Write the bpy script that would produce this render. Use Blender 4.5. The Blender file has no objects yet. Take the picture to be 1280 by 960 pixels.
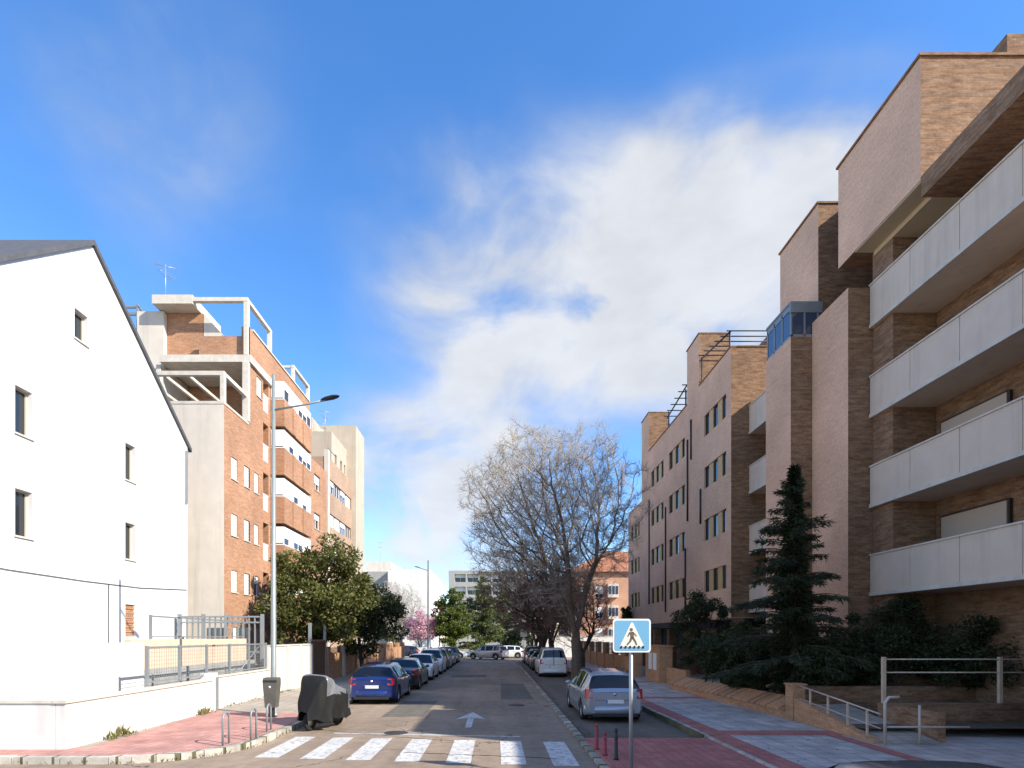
import bpy, math, random
from mathutils import Vector, Matrix
R = math.radians
scene = bpy.context.scene
COL = scene.collection
PI = math.pi

# ------------------------------------------------------------------ helpers
class MB:
    """collects faces; build() links them as ONE mesh object"""
    def __init__(self):
        self.v = []; self.f = []; self.uv = []; self.m = []; self.s = []
    def face(self, pts, m=0, smooth=False, uv=None):
        b = len(self.v)
        self.v.extend([tuple(p) for p in pts])
        self.f.append(tuple(range(b, b + len(pts))))
        if uv is None:
            a, c, d = Vector(pts[0]), Vector(pts[1]), Vector(pts[-1])
            n = (c - a).cross(d - a)
            ax, ay, az = abs(n.x), abs(n.y), abs(n.z)
            if az >= ax and az >= ay: uv = [(p[0], p[1]) for p in pts]
            elif ax >= ay: uv = [(p[1], p[2]) for p in pts]
            else: uv = [(p[0], p[2]) for p in pts]
        self.uv.append(uv); self.m.append(m); self.s.append(smooth)
    def raw(self, verts, faces, m=0, smooth=True):
        b = len(self.v)
        self.v.extend(verts)
        for f in faces:
            self.f.append(tuple(i + b for i in f))
            self.uv.append([(verts[i][0] + verts[i][1], verts[i][2]) for i in f])
            self.m.append(m); self.s.append(smooth)
    def box(self, x0, x1, y0, y1, z0, z1, m=0, mat=None, skip=''):
        p = [(x0,y0,z0),(x1,y0,z0),(x1,y1,z0),(x0,y1,z0),(x0,y0,z1),(x1,y0,z1),(x1,y1,z1),(x0,y1,z1)]
        if mat is not None: p = [tuple(mat @ Vector(q)) for q in p]
        fs = [('d',(0,3,2,1)),('u',(4,5,6,7)),('s',(0,1,5,4)),('n',(2,3,7,6)),('w',(3,0,4,7)),('e',(1,2,6,5))]
        b = len(self.v); self.v.extend(p)
        for k, f in fs:
            if k in skip: continue
            self.f.append(tuple(i + b for i in f)); self.m.append(m); self.s.append(False)
            q = [p[i] for i in f]
            if k in 'du': self.uv.append([(a[0],a[1]) for a in q])
            elif k in 'we': self.uv.append([(a[1],a[2]) for a in q])
            else: self.uv.append([(a[0],a[2]) for a in q])
    def tube(self, pts, radii, n=8, m=0, cap=True, smooth=True):
        pts = [Vector(p) for p in pts]
        if not isinstance(radii, (list, tuple)): radii = [radii] * len(pts)
        rings = []
        ref = None
        vs = []; fs = []
        for i, p in enumerate(pts):
            t = (pts[min(i+1, len(pts)-1)] - pts[max(i-1, 0)])
            if t.length < 1e-9: t = Vector((0,0,1))
            t.normalize()
            if ref is None or abs(ref.dot(t)) > .95:
                ref = Vector((1,0,0)) if abs(t.x) < .8 else Vector((0,1,0))
            u = (ref - t * ref.dot(t)).normalized(); w = t.cross(u); ref = u
            for k in range(n):
                a = 2 * PI * k / n
                vs.append(tuple(p + (u * math.cos(a) + w * math.sin(a)) * radii[i]))
        for i in range(len(pts) - 1):
            for k in range(n):
                k2 = (k + 1) % n
                fs.append((i*n+k, i*n+k2, (i+1)*n+k2, (i+1)*n+k))
        if cap and n > 2:
            fs.append(tuple(range(n))[::-1]); fs.append(tuple((len(pts)-1)*n + k for k in range(n)))
        self.raw(vs, fs, m, smooth)
    def lathe(self, c, prof, n=16, axis='z', m=0, smooth=True):
        vs = []; fs = []
        for r, h in prof:
            for k in range(n):
                a = 2 * PI * k / n
                if axis == 'z': vs.append((c[0]+r*math.cos(a), c[1]+r*math.sin(a), c[2]+h))
                elif axis == 'x': vs.append((c[0]+h, c[1]+r*math.cos(a), c[2]+r*math.sin(a)))
                else: vs.append((c[0]+r*math.sin(a), c[1]+h, c[2]+r*math.cos(a)))
        for i in range(len(prof)-1):
            for k in range(n):
                k2 = (k+1) % n
                fs.append((i*n+k, i*n+k2, (i+1)*n+k2, (i+1)*n+k))
        self.raw(vs, fs, m, smooth)
    def prism(self, poly, z0, z1, m=0, mside=None):
        """vertical prism from a 2-D polygon"""
        n = len(poly)
        self.face([(x,y,z1) for x,y in poly], m)
        for i in range(n):
            (xa,ya),(xb,yb) = poly[i], poly[(i+1)%n]
            self.face([(xa,ya,z0),(xb,yb,z0),(xb,yb,z1),(xa,ya,z1)], m if mside is None else mside)
    def wall(self, axis, c, sign, a0, a1, z0, z1, holes=(), depth=.25, m=0):
        """front skin of a wall in the plane axis=c facing sign, with real openings and reveals"""
        def P(a, d, z): return (c + sign*d, a, z) if axis == 'x' else (a, c + sign*d, z)
        hs = [h for h in holes if h[0] < a1 and h[1] > a0]
        us = sorted({a0, a1, *[min(max(q, a0), a1) for h in hs for q in h[:2]]})
        vs = sorted({z0, z1, *[min(max(q, z0), z1) for h in hs for q in h[2:4]]})
        for i in range(len(us)-1):
            for j in range(len(vs)-1):
                ca, cz = (us[i]+us[i+1])/2, (vs[j]+vs[j+1])/2
                if any(h[0] < ca < h[1] and h[2] < cz < h[3] for h in hs): continue
                self.face([P(us[i],0,vs[j]),P(us[i+1],0,vs[j]),P(us[i+1],0,vs[j+1]),P(us[i],0,vs[j+1])], m)
        for h in hs:
            d = -(h[4] if len(h) > 4 else depth)
            p, q, r, s = h[:4]
            self.face([P(p,0,r),P(q,0,r),P(q,d,r),P(p,d,r)], m)
            self.face([P(p,0,s),P(q,0,s),P(q,d,s),P(p,d,s)], m)
            self.face([P(p,0,r),P(p,d,r),P(p,d,s),P(p,0,s)], m)
            self.face([P(q,0,r),P(q,d,r),P(q,d,s),P(q,0,s)], m)
    def lbox(self, axis, c, sign, a0, a1, d0, d1, z0, z1, m=0):
        p, q = sorted((c + sign*d0, c + sign*d1))
        if axis == 'x': self.box(p, q, a0, a1, z0, z1, m)
        else: self.box(a0, a1, p, q, z0, z1, m)
    def build(self, name, mats, parent=None, bevel=0, segs=2, weld=False):
        if not isinstance(mats, (list, tuple)): mats = [mats]
        off = wloc(parent) if parent else Vector((0,0,0))
        vs = self.v if off.length == 0 else [(x-off.x, y-off.y, z-off.z) for x,y,z in self.v]
        me = bpy.data.meshes.new(name)
        me.from_pydata(vs, [], self.f)
        for mt in mats: me.materials.append(mt)
        me.polygons.foreach_set('material_index', self.m)
        me.polygons.foreach_set('use_smooth', self.s)
        ul = me.uv_layers.new(name='UVMap')
        flat = [c for u in self.uv for p in u for c in p]
        ul.data.foreach_set('uv', flat)
        me.update()
        o = bpy.data.objects.new(name, me)
        COL.objects.link(o)
        if parent: o.parent = parent
        if bevel:
            b = o.modifiers.new('bevel', 'BEVEL'); b.width = bevel; b.segments = segs; b.limit_method = 'ANGLE'
        return o

def wloc(o):
    v = Vector((0,0,0))
    while o is not None:
        v += o.location; o = o.parent
    return v
def tag(o, label=None, cat=None, group=None, kind=None):
    if label: o['label'] = label
    if cat: o['category'] = cat
    if group: o['group'] = group
    if kind: o['kind'] = kind
    return o
def thing(name, label, cat, loc=(0,0,0), group=None):
    o = bpy.data.objects.new(name, None); COL.objects.link(o)
    o.location = loc; o.empty_display_size = .3
    return tag(o, label, cat, group)
def children(o): return [c for c in bpy.data.objects if c.parent == o]
KIDS = {}
def copy_tree(o, parent=None):
    c = o.copy(); COL.objects.link(c)
    if parent is not None: c.parent = parent
    if o not in KIDS: KIDS[o] = children(o)
    for ch in KIDS[o]: copy_tree(ch, c)
    return c
F = 690.0
def gp(px, py, z=0.0):
    """ground survey: photo pixel -> point on the level z"""
    y = F * (2.5 - z) / (py - 796.0)
    return ((px - 620.0) / F * y, y)

# ------------------------------------------------------------------ materials
def new_mat(name):
    m = bpy.data.materials.new(name); m.use_nodes = True
    nt = m.node_tree; nt.nodes.clear()
    out = nt.nodes.new('ShaderNodeOutputMaterial')
    b = nt.nodes.new('ShaderNodeBsdfPrincipled')
    nt.links.new(b.outputs[0], out.inputs[0])
    return m, nt, b
def N(nt, t, **kw):
    n = nt.nodes.new(t)
    for k, v in kw.items(): setattr(n, k, v)
    return n
def ramp(nt, fac, stops):
    r = N(nt, 'ShaderNodeValToRGB')
    e = r.color_ramp.elements
    while len(e) < len(stops): e.new(.5)
    for i, (p, c) in enumerate(stops):
        e[i].position = p; e[i].color = (c, c, c, 1) if isinstance(c, (int, float)) else (*c, 1)
    nt.links.new(fac, r.inputs[0]); return r.outputs[0]
def mixc(nt, fac, a, b, mode='MIX'):
    m = N(nt, 'ShaderNodeMix', data_type='RGBA', blend_type=mode)
    for sock, val in ((m.inputs[0], fac), (m.inputs[6], a), (m.inputs[7], b)):
        if hasattr(val, 'is_linked') or hasattr(val, 'links'): nt.links.new(val, sock)
        elif isinstance(val, (int, float)): sock.default_value = val
        else: sock.default_value = (*val, 1)
    return m.outputs[2]
def noise(nt, scale, detail=6, rough=.6, vec=None, stretch=None):
    n = N(nt, 'ShaderNodeTexNoise'); n.inputs['Scale'].default_value = scale
    n.inputs['Detail'].default_value = detail; n.inputs['Roughness'].default_value = rough
    if vec is None:
        vec = N(nt, 'ShaderNodeNewGeometry').outputs['Position']
    if stretch:
        mp = N(nt, 'ShaderNodeMapping'); mp.inputs['Scale'].default_value = stretch
        nt.links.new(vec, mp.inputs[0]); vec = mp.outputs[0]
    nt.links.new(vec, n.inputs['Vector'])
    return n.outputs[0]
def bump(nt, b, h, strength=.3, dist=.02):
    bp = N(nt, 'ShaderNodeBump'); bp.inputs['Strength'].default_value = strength
    bp.inputs['Distance'].default_value = dist
    nt.links.new(h, bp.inputs['Height']); nt.links.new(bp.outputs[0], b.inputs['Normal'])

def plain(name, col, rough=.6, metal=0, var=0.0, scale=4, spec=.5, coat=0, bmp=0, streak=False):
    m, nt, b = new_mat(name)
    b.inputs['Roughness'].default_value = rough; b.inputs['Metallic'].default_value = metal
    b.inputs['Specular IOR Level'].default_value = spec
    if coat:
        b.inputs['Coat Weight'].default_value = coat; b.inputs['Coat Roughness'].default_value = .05
    if var:
        n = noise(nt, scale)
        lo = tuple(c*(1-var) for c in col); hi = tuple(min(1, c*(1+var)) for c in col)
        c = ramp(nt, n, [(.3, lo), (.7, hi)])
        if streak:   # rain streaks and soot running down the render
            s = noise(nt, 1.0, 5, .65, stretch=(2.2, 2.2, .12))
            c = mixc(nt, ramp(nt, s, [(.52, 0.0), (.78, .55)]), c, tuple(x*.62 for x in col))
        nt.links.new(c, b.inputs['Base Color'])
        if bmp: bump(nt, b, noise(nt, scale*8), bmp)
    else: b.inputs['Base Color'].default_value = (*col, 1)
    return m

def brick(name, c1, c2, c3, mortar, bw=.25, bh=.066, mort=.009, patch=.35, bmp=.5):
    m, nt, b = new_mat(name)
    uv = N(nt, 'ShaderNodeUVMap').outputs[0]
    t = N(nt, 'ShaderNodeTexBrick')
    nt.links.new(uv, t.inputs['Vector'])
    t.inputs['Scale'].default_value = 1; t.inputs['Brick Width'].default_value = bw
    t.inputs['Row Height'].default_value = bh; t.inputs['Mortar Size'].default_value = mort
    t.inputs['Color1'].default_value = (*c1, 1); t.inputs['Color2'].default_value = (*c2, 1)
    t.inputs['Mortar'].default_value = (*mortar, 1); t.inputs['Bias'].default_value = -.1
    # courses fired darker or paler: long thin patches along the wall
    n1 = noise(nt, 1.0, 5, .7, vec=uv, stretch=(1.9, 7.5, 1))
    c = mixc(nt, ramp(nt, n1, [(.42, 0.0), (.66, patch*2)]), t.outputs[0], c3)
    n2 = noise(nt, .35, 4, .6)
    c = mixc(nt, .5, c, ramp(nt, n2, [(.3, .68), (.7, 1.3)]), 'MULTIPLY')
    n3 = noise(nt, 14, 3)
    c = mixc(nt, .35, c, ramp(nt, n3, [(.3, .6), (.7, 1.4)]), 'MULTIPLY')
    nt.links.new(c, b.inputs['Base Color']); b.inputs['Roughness'].default_value = .9
    b.inputs['Specular IOR Level'].default_value = .2
    inv = N(nt, 'ShaderNodeMath', operation='SUBTRACT'); inv.inputs[0].default_value = 1
    nt.links.new(t.outputs['Fac'], inv.inputs[1])
    bump(nt, b, inv.outputs[0], bmp, .012)
    return m

def asphalt(name, base, tint=(1,1,1), cracks=True):
    m, nt, b = new_mat(name)
    pos = N(nt, 'ShaderNodeNewGeometry').outputs['Position']
    fine = noise(nt, 90, 2, .6); mid = noise(nt, 3.2, 6, .65); big = noise(nt, .28, 4, .55)
    wear = noise(nt, 1.0, 5, .6, stretch=(1.3, .10, 1))
    c = ramp(nt, mid, [(.25, tuple(base*.8*t for t in tint)), (.75, tuple(base*1.22*t for t in tint))])
    c = mixc(nt, .6, c, ramp(nt, big, [(.35, .72), (.65, 1.25)]), 'MULTIPLY')
    c = mixc(nt, .7, c, ramp(nt, fine, [(.3, .6), (.7, 1.4)]), 'MULTIPLY')
    c = mixc(nt, .5, c, ramp(nt, wear, [(.35, .75), (.65, 1.2)]), 'MULTIPLY')
    if cracks:
        w = N(nt, 'ShaderNodeTexVoronoi', feature='DISTANCE_TO_EDGE'); w.inputs['Scale'].default_value = .22
        dn = N(nt, 'ShaderNodeVectorMath', operation='ADD')
        nz = N(nt, 'ShaderNodeTexNoise'); nz.inputs['Scale'].default_value = 1.1; nz.inputs['Detail'].default_value = 5
        nt.links.new(pos, nz.inputs['Vector'])
        sc = N(nt, 'ShaderNodeVectorMath', operation='SCALE'); sc.inputs['Scale'].default_value = 1.6
        nt.links.new(nz.outputs['Color'], sc.inputs[0])
        nt.links.new(pos, dn.inputs[0]); nt.links.new(sc.outputs[0], dn.inputs[1])
        nt.links.new(dn.outputs[0], w.inputs['Vector'])
        k = ramp(nt, w.outputs['Distance'], [(.0, 1.0), (.007, 0.0)])
        c = mixc(nt, k, c, tuple(base*.35*t for t in tint))
    nt.links.new(c, b.inputs['Base Color'])
    b.inputs['Roughness'].default_value = .88; b.inputs['Specular IOR Level'].default_value = .25
    bump(nt, b, fine, .35, .006)
    return m

def paving(name, c1, c2, joint, w=.4, h=.4, mort=.012, dirt=.5):
    m, nt, b = new_mat(name)
    pos = N(nt, 'ShaderNodeNewGeometry').outputs['Position']
    t = N(nt, 'ShaderNodeTexBrick'); nt.links.new(pos, t.inputs['Vector'])
    t.offset = 0.0
    for k, v in (('Scale',1),('Brick Width',w),('Row Height',h),('Mortar Size',mort)): t.inputs[k].default_value = v
    for k, v in (('Color1',c1),('Color2',c2),('Mortar',joint)): t.inputs[k].default_value = (*v,1)
    c = mixc(nt, dirt, t.outputs[0], ramp(nt, noise(nt, 1.3, 7, .7), [(.3, .55), (.7, 1.35)]), 'MULTIPLY')
    c = mixc(nt, .4, c, ramp(nt, noise(nt, 40, 3), [(.3, .7), (.7, 1.3)]), 'MULTIPLY')
    nt.links.new(c, b.inputs['Base Color']); b.inputs['Roughness'].default_value = .85
    b.inputs['Specular IOR Level'].default_value = .25
    bump(nt, b, t.outputs['Fac'], -.3, .006)
    return m

def leafmat(name, c1, c2, c3=None, rough=.5, trans=.25, spec=.3):
    m, nt, b = new_mat(name)
    g = N(nt, 'ShaderNodeNewGeometry')
    stops = [(0.0, c1), (.6, c2), (1.0, c3 or c2)]
    c = ramp(nt, g.outputs['Random Per Island'], stops)
    c = mixc(nt, .6, c, ramp(nt, noise(nt, .9, 3), [(.35, .6), (.65, 1.35)]), 'MULTIPLY')
    nt.links.new(c, b.inputs['Base Color']); b.inputs['Roughness'].default_value = rough
    b.inputs['Specular IOR Level'].default_value = spec
    if trans:
        tr = N(nt, 'ShaderNodeBsdfTranslucent'); nt.links.new(c, tr.inputs[0])
        mx = N(nt, 'ShaderNodeMixShader'); mx.inputs[0].default_value = trans
        nt.links.new(b.outputs[0], mx.inputs[1]); nt.links.new(tr.outputs[0], mx.inputs[2])
        out = [n for n in nt.nodes if n.type == 'OUTPUT_MATERIAL'][0]
        nt.links.new(mx.outputs[0], out.inputs[0])
    return m

def paintmark(name, col=(.62,.62,.6), wear=.55):
    """worn road paint: the asphalt shows through in flakes"""
    m, nt, b = new_mat(name)
    n1 = noise(nt, 7, 8, .75); n2 = noise(nt, 1.4, 4, .6)
    c = mixc(nt, ramp(nt, n1, [(wear, 0.0), (wear+.13, .8)]), col, (.17,.155,.135))
    c = mixc(nt, .5, c, ramp(nt, n2, [(.3, .75), (.7, 1.15)]), 'MULTIPLY')
    nt.links.new(c, b.inputs['Base Color']); b.inputs['Roughness'].default_value = .75
    return m

def glass(name, col=(.02,.025,.03), rough=.04, spec=.7):
    m, nt, b = new_mat(name)
    b.inputs['Base Color'].default_value = (*col, 1); b.inputs['Roughness'].default_value = rough
    b.inputs['Specular IOR Level'].default_value = spec
    n = noise(nt, .8, 2); bump(nt, b, n, .02, .05)
    return m

M = {}
M['orange_brick'] = brick('orange_brick', (.40,.18,.09), (.51,.27,.145), (.29,.125,.065), (.45,.35,.26), patch=.25)
M['pale_brick'] = brick('pale_brick', (.67,.41,.27), (.74,.47,.32), (.58,.34,.22), (.64,.45,.33), patch=.2, bmp=.3)
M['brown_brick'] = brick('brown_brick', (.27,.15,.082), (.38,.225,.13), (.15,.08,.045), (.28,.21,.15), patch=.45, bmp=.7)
M['wall_brick'] = brick('garden_brick', (.54,.27,.13), (.66,.37,.20), (.38,.19,.095), (.36,.27,.19))
M['villa_brick'] = brick('villa_brick', (.50,.26,.16), (.58,.33,.22), (.4,.2,.12), (.5,.38,.3), patch=.2)
M['coping_brick_a'] = plain('coping_brick', (.62,.33,.17), .85, var=.25, scale=14)
M['coping_brick_b'] = plain('coping_brick_dark', (.40,.21,.11), .85, var=.25, scale=14)
M['mortar'] = plain('mortar_bed', (.13,.10,.08), .95, var=.2)
M['tan_brick'] = brick('tan_brick', (.40,.26,.17), (.46,.31,.21), (.33,.2,.13), (.44,.35,.27), patch=.2)
M['white_plaster'] = plain('white_plaster', (.66,.655,.64), .85, var=.05, scale=1.5, streak=True, bmp=.08)
M['old_white'] = plain('old_white_plaster', (.68,.665,.63), .85, var=.07, scale=2.5, streak=True, bmp=.1)
M['cream_plaster'] = plain('cream_plaster', (.62,.56,.48), .85, var=.07, scale=1.2, streak=True, bmp=.1)
M['warm_plaster'] = plain('warm_plaster', (.47,.40,.31), .85, var=.08, scale=1.2, streak=True, bmp=.1)
M['cream_concrete'] = plain('cream_concrete', (.60,.55,.47), .85, var=.12, scale=3, streak=True, bmp=.1)
M['balcony_panel'] = plain('balcony_panel', (.64,.53,.42), .8, var=.05, scale=2, streak=True)
M['soffit'] = plain('soffit', (.55,.45,.30), .8, var=.06)
M['peach'] = plain('peach_plaster', (.66,.50,.36), .85, var=.08, scale=2, streak=True)
M['grey_concrete'] = plain('grey_concrete', (.33,.33,.31), .85, var=.15, scale=3, streak=True, bmp=.15)
M['roof_gravel'] = plain('roof_gravel', (.3,.27,.24), .9, var=.2, scale=8)
M['roof_tile'] = brick('terracotta_tile', (.42,.17,.09), (.50,.22,.12), (.3,.12,.07), (.22,.1,.06), bw=.22, bh=.35, mort=.02)
M['dark_frame'] = plain('dark_frame', (.035,.028,.022), .5)
M['wood_panel'] = plain('wood_panel', (.52,.33,.12), .6, var=.15, scale=6)
M['wood_slat'] = plain('brown_wood', (.12,.065,.035), .7, var=.2, scale=6)
M['white_alu'] = plain('white_aluminium', (.82,.82,.82), .4)
M['blind_white'] = plain('white_blind', (.84,.83,.80), .6, var=.04, scale=6)
M['blind_tan'] = plain('tan_blind', (.5,.42,.33), .6)
M['glass'] = glass('window_glass')
M['glass_blue'] = glass('reflective_glass', (.05,.075,.12), .03, 1.0)
M['steel'] = plain('galvanised_steel', (.42,.44,.45), .45, metal=.6, var=.1, scale=6)
M['grey_metal'] = plain('grey_painted_metal', (.24,.26,.27), .5, metal=.2, var=.1)
M['dark_metal'] = plain('dark_metal', (.03,.033,.037), .5, metal=.3)
M['cream_metal'] = plain('cream_painted_rail', (.55,.44,.32), .5, var=.1)
M['white_metal'] = plain('white_painted_rail', (.50,.43,.36), .5, var=.12)
M['lamp_grey'] = plain('lamp_grey', (.27,.30,.29), .5, metal=.3, var=.08)
M['bin_grey'] = plain('bin_grey', (.10,.098,.082), .6, var=.15)
M['red_paint'] = plain('red_paint', (.30,.035,.05), .5, var=.15)
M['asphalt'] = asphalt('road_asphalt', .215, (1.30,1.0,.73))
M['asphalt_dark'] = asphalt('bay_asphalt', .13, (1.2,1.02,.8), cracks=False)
M['earth'] = plain('garden_earth', (.12,.085,.055), .95, var=.4, scale=3, bmp=.5)
M['park_ground'] = plain('park_ground', (.30,.27,.17), .95, var=.3, scale=.6)
M['pave_beige'] = paving('beige_paving', (.36,.31,.25), (.43,.37,.30), (.22,.19,.15))
M['pave_red'] = paving('red_paving', (.40,.14,.115), (.48,.185,.155), (.25,.12,.10), .2, .2, .01)
M['pave_pink_lit'] = paving('worn_sunlit_pink_paving', (.47,.235,.195), (.54,.29,.24), (.33,.2,.165), .2, .2, .01, .7)  # red paving paled to carry the corner's sunlight as well as wear
M['pave_grey'] = paving('grey_paving', (.43,.385,.345), (.53,.475,.43), (.27,.24,.215), .4, .4, .014, .75)
M['kerb_moss'] = paving('mossy_kerb_stone', (.26,.235,.18), (.46,.42,.34), (.09,.085,.045), .62, .62, .06, 1.0)
M['kerb'] = paving('kerb_stone', (.40,.375,.32), (.50,.46,.39), (.13,.12,.07), .62, .62, .03, .95)
M['paint'] = paintmark('road_paint', (.60,.59,.56), .49)
M['paint_worn'] = paintmark('worn_road_paint', (.55,.55,.54), .5)
M['bark'] = plain('bark', (.125,.095,.07), .95, var=.35, scale=9, bmp=.8)
M['bark_dark'] = plain('dark_bark', (.06,.045,.035), .95, var=.35, scale=9, bmp=.6)
M['twig'] = plain('twig_bark', (.37,.325,.27), .9, var=.25, scale=1.2)
M['twig_red'] = plain('reddish_twig', (.20,.12,.095), .9, var=.25, scale=1.2)
M['leaf_olive'] = leafmat('olive_leaf', (.055,.068,.016), (.115,.125,.03), (.20,.18,.055))
M['leaf_mid'] = leafmat('mid_green_leaf', (.025,.036,.012), (.05,.066,.02), (.09,.10,.032))
M['leaf_dark'] = leafmat('dark_leaf', (.010,.018,.008), (.022,.036,.013), (.04,.055,.02))
M['leaf_hedge'] = leafmat('hedge_leaf', (.018,.027,.011), (.036,.052,.019), (.07,.09,.032), trans=.15)
M['leaf_fir'] = leafmat('fir_needle', (.016,.024,.009), (.03,.042,.016), (.055,.07,.028), trans=.08)
M['leaf_green'] = leafmat('spring_leaf', (.06,.095,.012), (.11,.15,.022), (.16,.19,.035))
M['leaf_cedar'] = leafmat('cedar_needle', (.065,.095,.03), (.13,.16,.05), (.24,.25,.09))
M['blossom'] = leafmat('pink_blossom', (.62,.33,.40), (.74,.45,.52), (.80,.60,.64), trans=.3)
M['leaf_rust'] = leafmat('rust_leaf', (.14,.06,.03), (.22,.10,.05), (.28,.15,.07))
M['weed'] = leafmat('weed_leaf', (.08,.085,.02), (.15,.14,.04), (.24,.2,.08))
M['cover_black'] = plain('black_cover', (.012,.012,.012), .75, spec=.25, var=.2, scale=5)
M['cover_grey'] = plain('silver_cover', (.20,.21,.225), .35, var=.2, scale=7, metal=.3)
M['tyre'] = plain('tyre_rubber', (.014,.014,.014), .85)
M['rim'] = plain('alloy_rim', (.42,.43,.44), .35, metal=.7)
M['under'] = plain('car_underside', (.008,.008,.008), .9)
M['car_glass'] = glass('car_glass', (.008,.010,.014), .05, .6)
M['tail_red'] = plain('tail_lamp_red', (.45,.015,.02), .15, coat=.5)
M['head_clear'] = plain('head_lamp_clear', (.62,.64,.66), .1, coat=.5)
M['plate'] = plain('number_plate', (.75,.75,.73), .5)
M['plate_blue'] = plain('plate_blue', (.02,.08,.4), .5)
M['black_trim'] = plain('black_trim', (.02,.02,.021), .6)
M['chrome'] = plain('chrome', (.6,.6,.62), .2, metal=.9)
M['sign_blue'] = plain('sign_blue', (.16,.39,.57), .45)
M['sign_white'] = plain('sign_white', (.80,.80,.76), .45)
M['sign_black'] = plain('sign_black', (.02,.02,.02), .5)
M['sign_cream'] = plain('sign_cream', (.80,.76,.62), .45)
def paint(name, col, metal=.25):
    return plain(name, col, .3, metal=metal, coat=.8, var=.04, scale=2)
M['car_blue'] = paint('blue_car_paint', (.010,.032,.15))
M['car_silver'] = paint('silver_car_paint', (.34,.38,.44), .5)
M['car_white'] = paint('white_car_paint', (.72,.73,.74), 0)
M['car_dark'] = paint('charcoal_car_paint', (.025,.026,.03))
M['car_grey'] = paint('grey_car_paint', (.2,.21,.22), .5)
M['car_red'] = paint('maroon_car_paint', (.14,.02,.025))
M['car_navy'] = paint('navy_car_paint', (.02,.03,.07))
# ------------------------------------------------------------------ camera, sun, sky
cam = bpy.data.cameras.new('camera'); cam_o = bpy.data.objects.new('camera', cam); COL.objects.link(cam_o)
cam.sensor_width = 36; cam.sensor_fit = 'HORIZONTAL'; cam.lens = 36 * F / 1280
cam.shift_x = 20 / 1280; cam.shift_y = 316 / 1280
cam.clip_start = .1; cam.clip_end = 3000
cam_o.location = (0, 0, 2.5); cam_o.rotation_euler = (R(90), 0, 0)
scene.camera = cam_o

SUN = Vector((-1, .55, -.78)).normalized()
sl = bpy.data.lights.new('sun', 'SUN'); sl.energy = 5.0; sl.angle = R(.5); sl.color = (1, .93, .82)
so = bpy.data.objects.new('sun', sl); COL.objects.link(so)
so.rotation_euler = SUN.to_track_quat('-Z', 'Y').to_euler(); so.location = (40, -20, 40)
elev = math.asin(-SUN.z); azim = math.atan2(-SUN.x, -SUN.y)     # from +Y towards +X

world = bpy.data.worlds.new('World'); scene.world = world; world.use_nodes = True
nt = world.node_tree; nt.nodes.clear()
wout = N(nt, 'ShaderNodeOutputWorld'); bg = N(nt, 'ShaderNodeBackground'); nt.links.new(bg.outputs[0], wout.inputs[0])
SKY = .13
bg.inputs['Strength'].default_value = SKY
sky = N(nt, 'ShaderNodeTexSky', sky_type='NISHITA'); sky.sun_disc = False
sky.sun_elevation = elev; sky.sun_rotation = azim; sky.air_density = 1.0; sky.dust_density = .3; sky.ozone_density = 2.2
hsv = N(nt, 'ShaderNodeHueSaturation'); hsv.inputs['Saturation'].default_value = 1.26
hsv.inputs['Value'].default_value = 1.46
nt.links.new(sky.outputs[0], hsv.inputs['Color'])
tc = N(nt, 'ShaderNodeTexCoord'); dirv = tc.outputs['Generated']
def skynoise(scale, detail, rough, st=(1,1,1), off=(0,0,0), dist=0):
    mp = N(nt, 'ShaderNodeMapping'); mp.inputs['Scale'].default_value = st; mp.inputs['Location'].default_value = off
    nt.links.new(dirv, mp.inputs[0])
    n = N(nt, 'ShaderNodeTexNoise'); n.inputs['Scale'].default_value = scale; n.inputs['Detail'].default_value = detail
    n.inputs['Roughness'].default_value = rough; n.inputs['Distortion'].default_value = dist
    nt.links.new(mp.outputs[0], n.inputs['Vector']); return n.outputs[0]
def math_(op, a, b=None, clamp=False):
    n = N(nt, 'ShaderNodeMath', operation=op, use_clamp=clamp)
    for i, q in enumerate((a, b)):
        if q is None: continue
        if isinstance(q, (int, float)): n.inputs[i].default_value = q
        else: nt.links.new(q, n.inputs[i])
    return n.outputs[0]
# cloud banks: direction in the sky (photo survey), angular radius, weight
banks = [(925,335,10.5,1.0),(1075,225,5.5,.7),(1010,380,9,.4),(800,335,9.5,.6),(660,320,9.5,.72),(860,420,10,.4),(690,440,8,.3),(545,325,8,.6),(770,385,6,.45),(600,400,7,.3),(870,225,5,.25),(740,235,5,.25),
         (540,625,9,.85),(470,610,8,.55),(500,520,9,.5),(600,700,8,.6),(640,510,7,.3),(690,480,8,.3),
         (200,120,8,.36),(345,100,8,.15),(170,60,5,.15),(1110,50,5,.16),(300,215,5,.16),(1230,270,7,.5),(1290,360,9,.5),(60,300,10,.3)]
tot = None
for px, py, rad, w in banks:
    c = Vector((px-620, F, 796-py)).normalized()
    d = N(nt, 'ShaderNodeVectorMath', operation='DOT_PRODUCT'); d.inputs[1].default_value = c
    nt.links.new(dirv, d.inputs[0])
    mr = N(nt, 'ShaderNodeMapRange', interpolation_type='SMOOTHSTEP')
    mr.inputs['From Min'].default_value = math.cos(R(rad*1.45)); mr.inputs['From Max'].default_value = 1.0
    mr.inputs['To Max'].default_value = w
    nt.links.new(d.outputs['Value'], mr.inputs['Value'])
    tot = mr.outputs[0] if tot is None else math_('ADD', tot, mr.outputs[0])
n1 = skynoise(4.6, 6, .5, (1,1,1.5), dist=.5); n2 = skynoise(16, 6, .55, (1,1,1.3), (3,1,2), .4)
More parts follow.
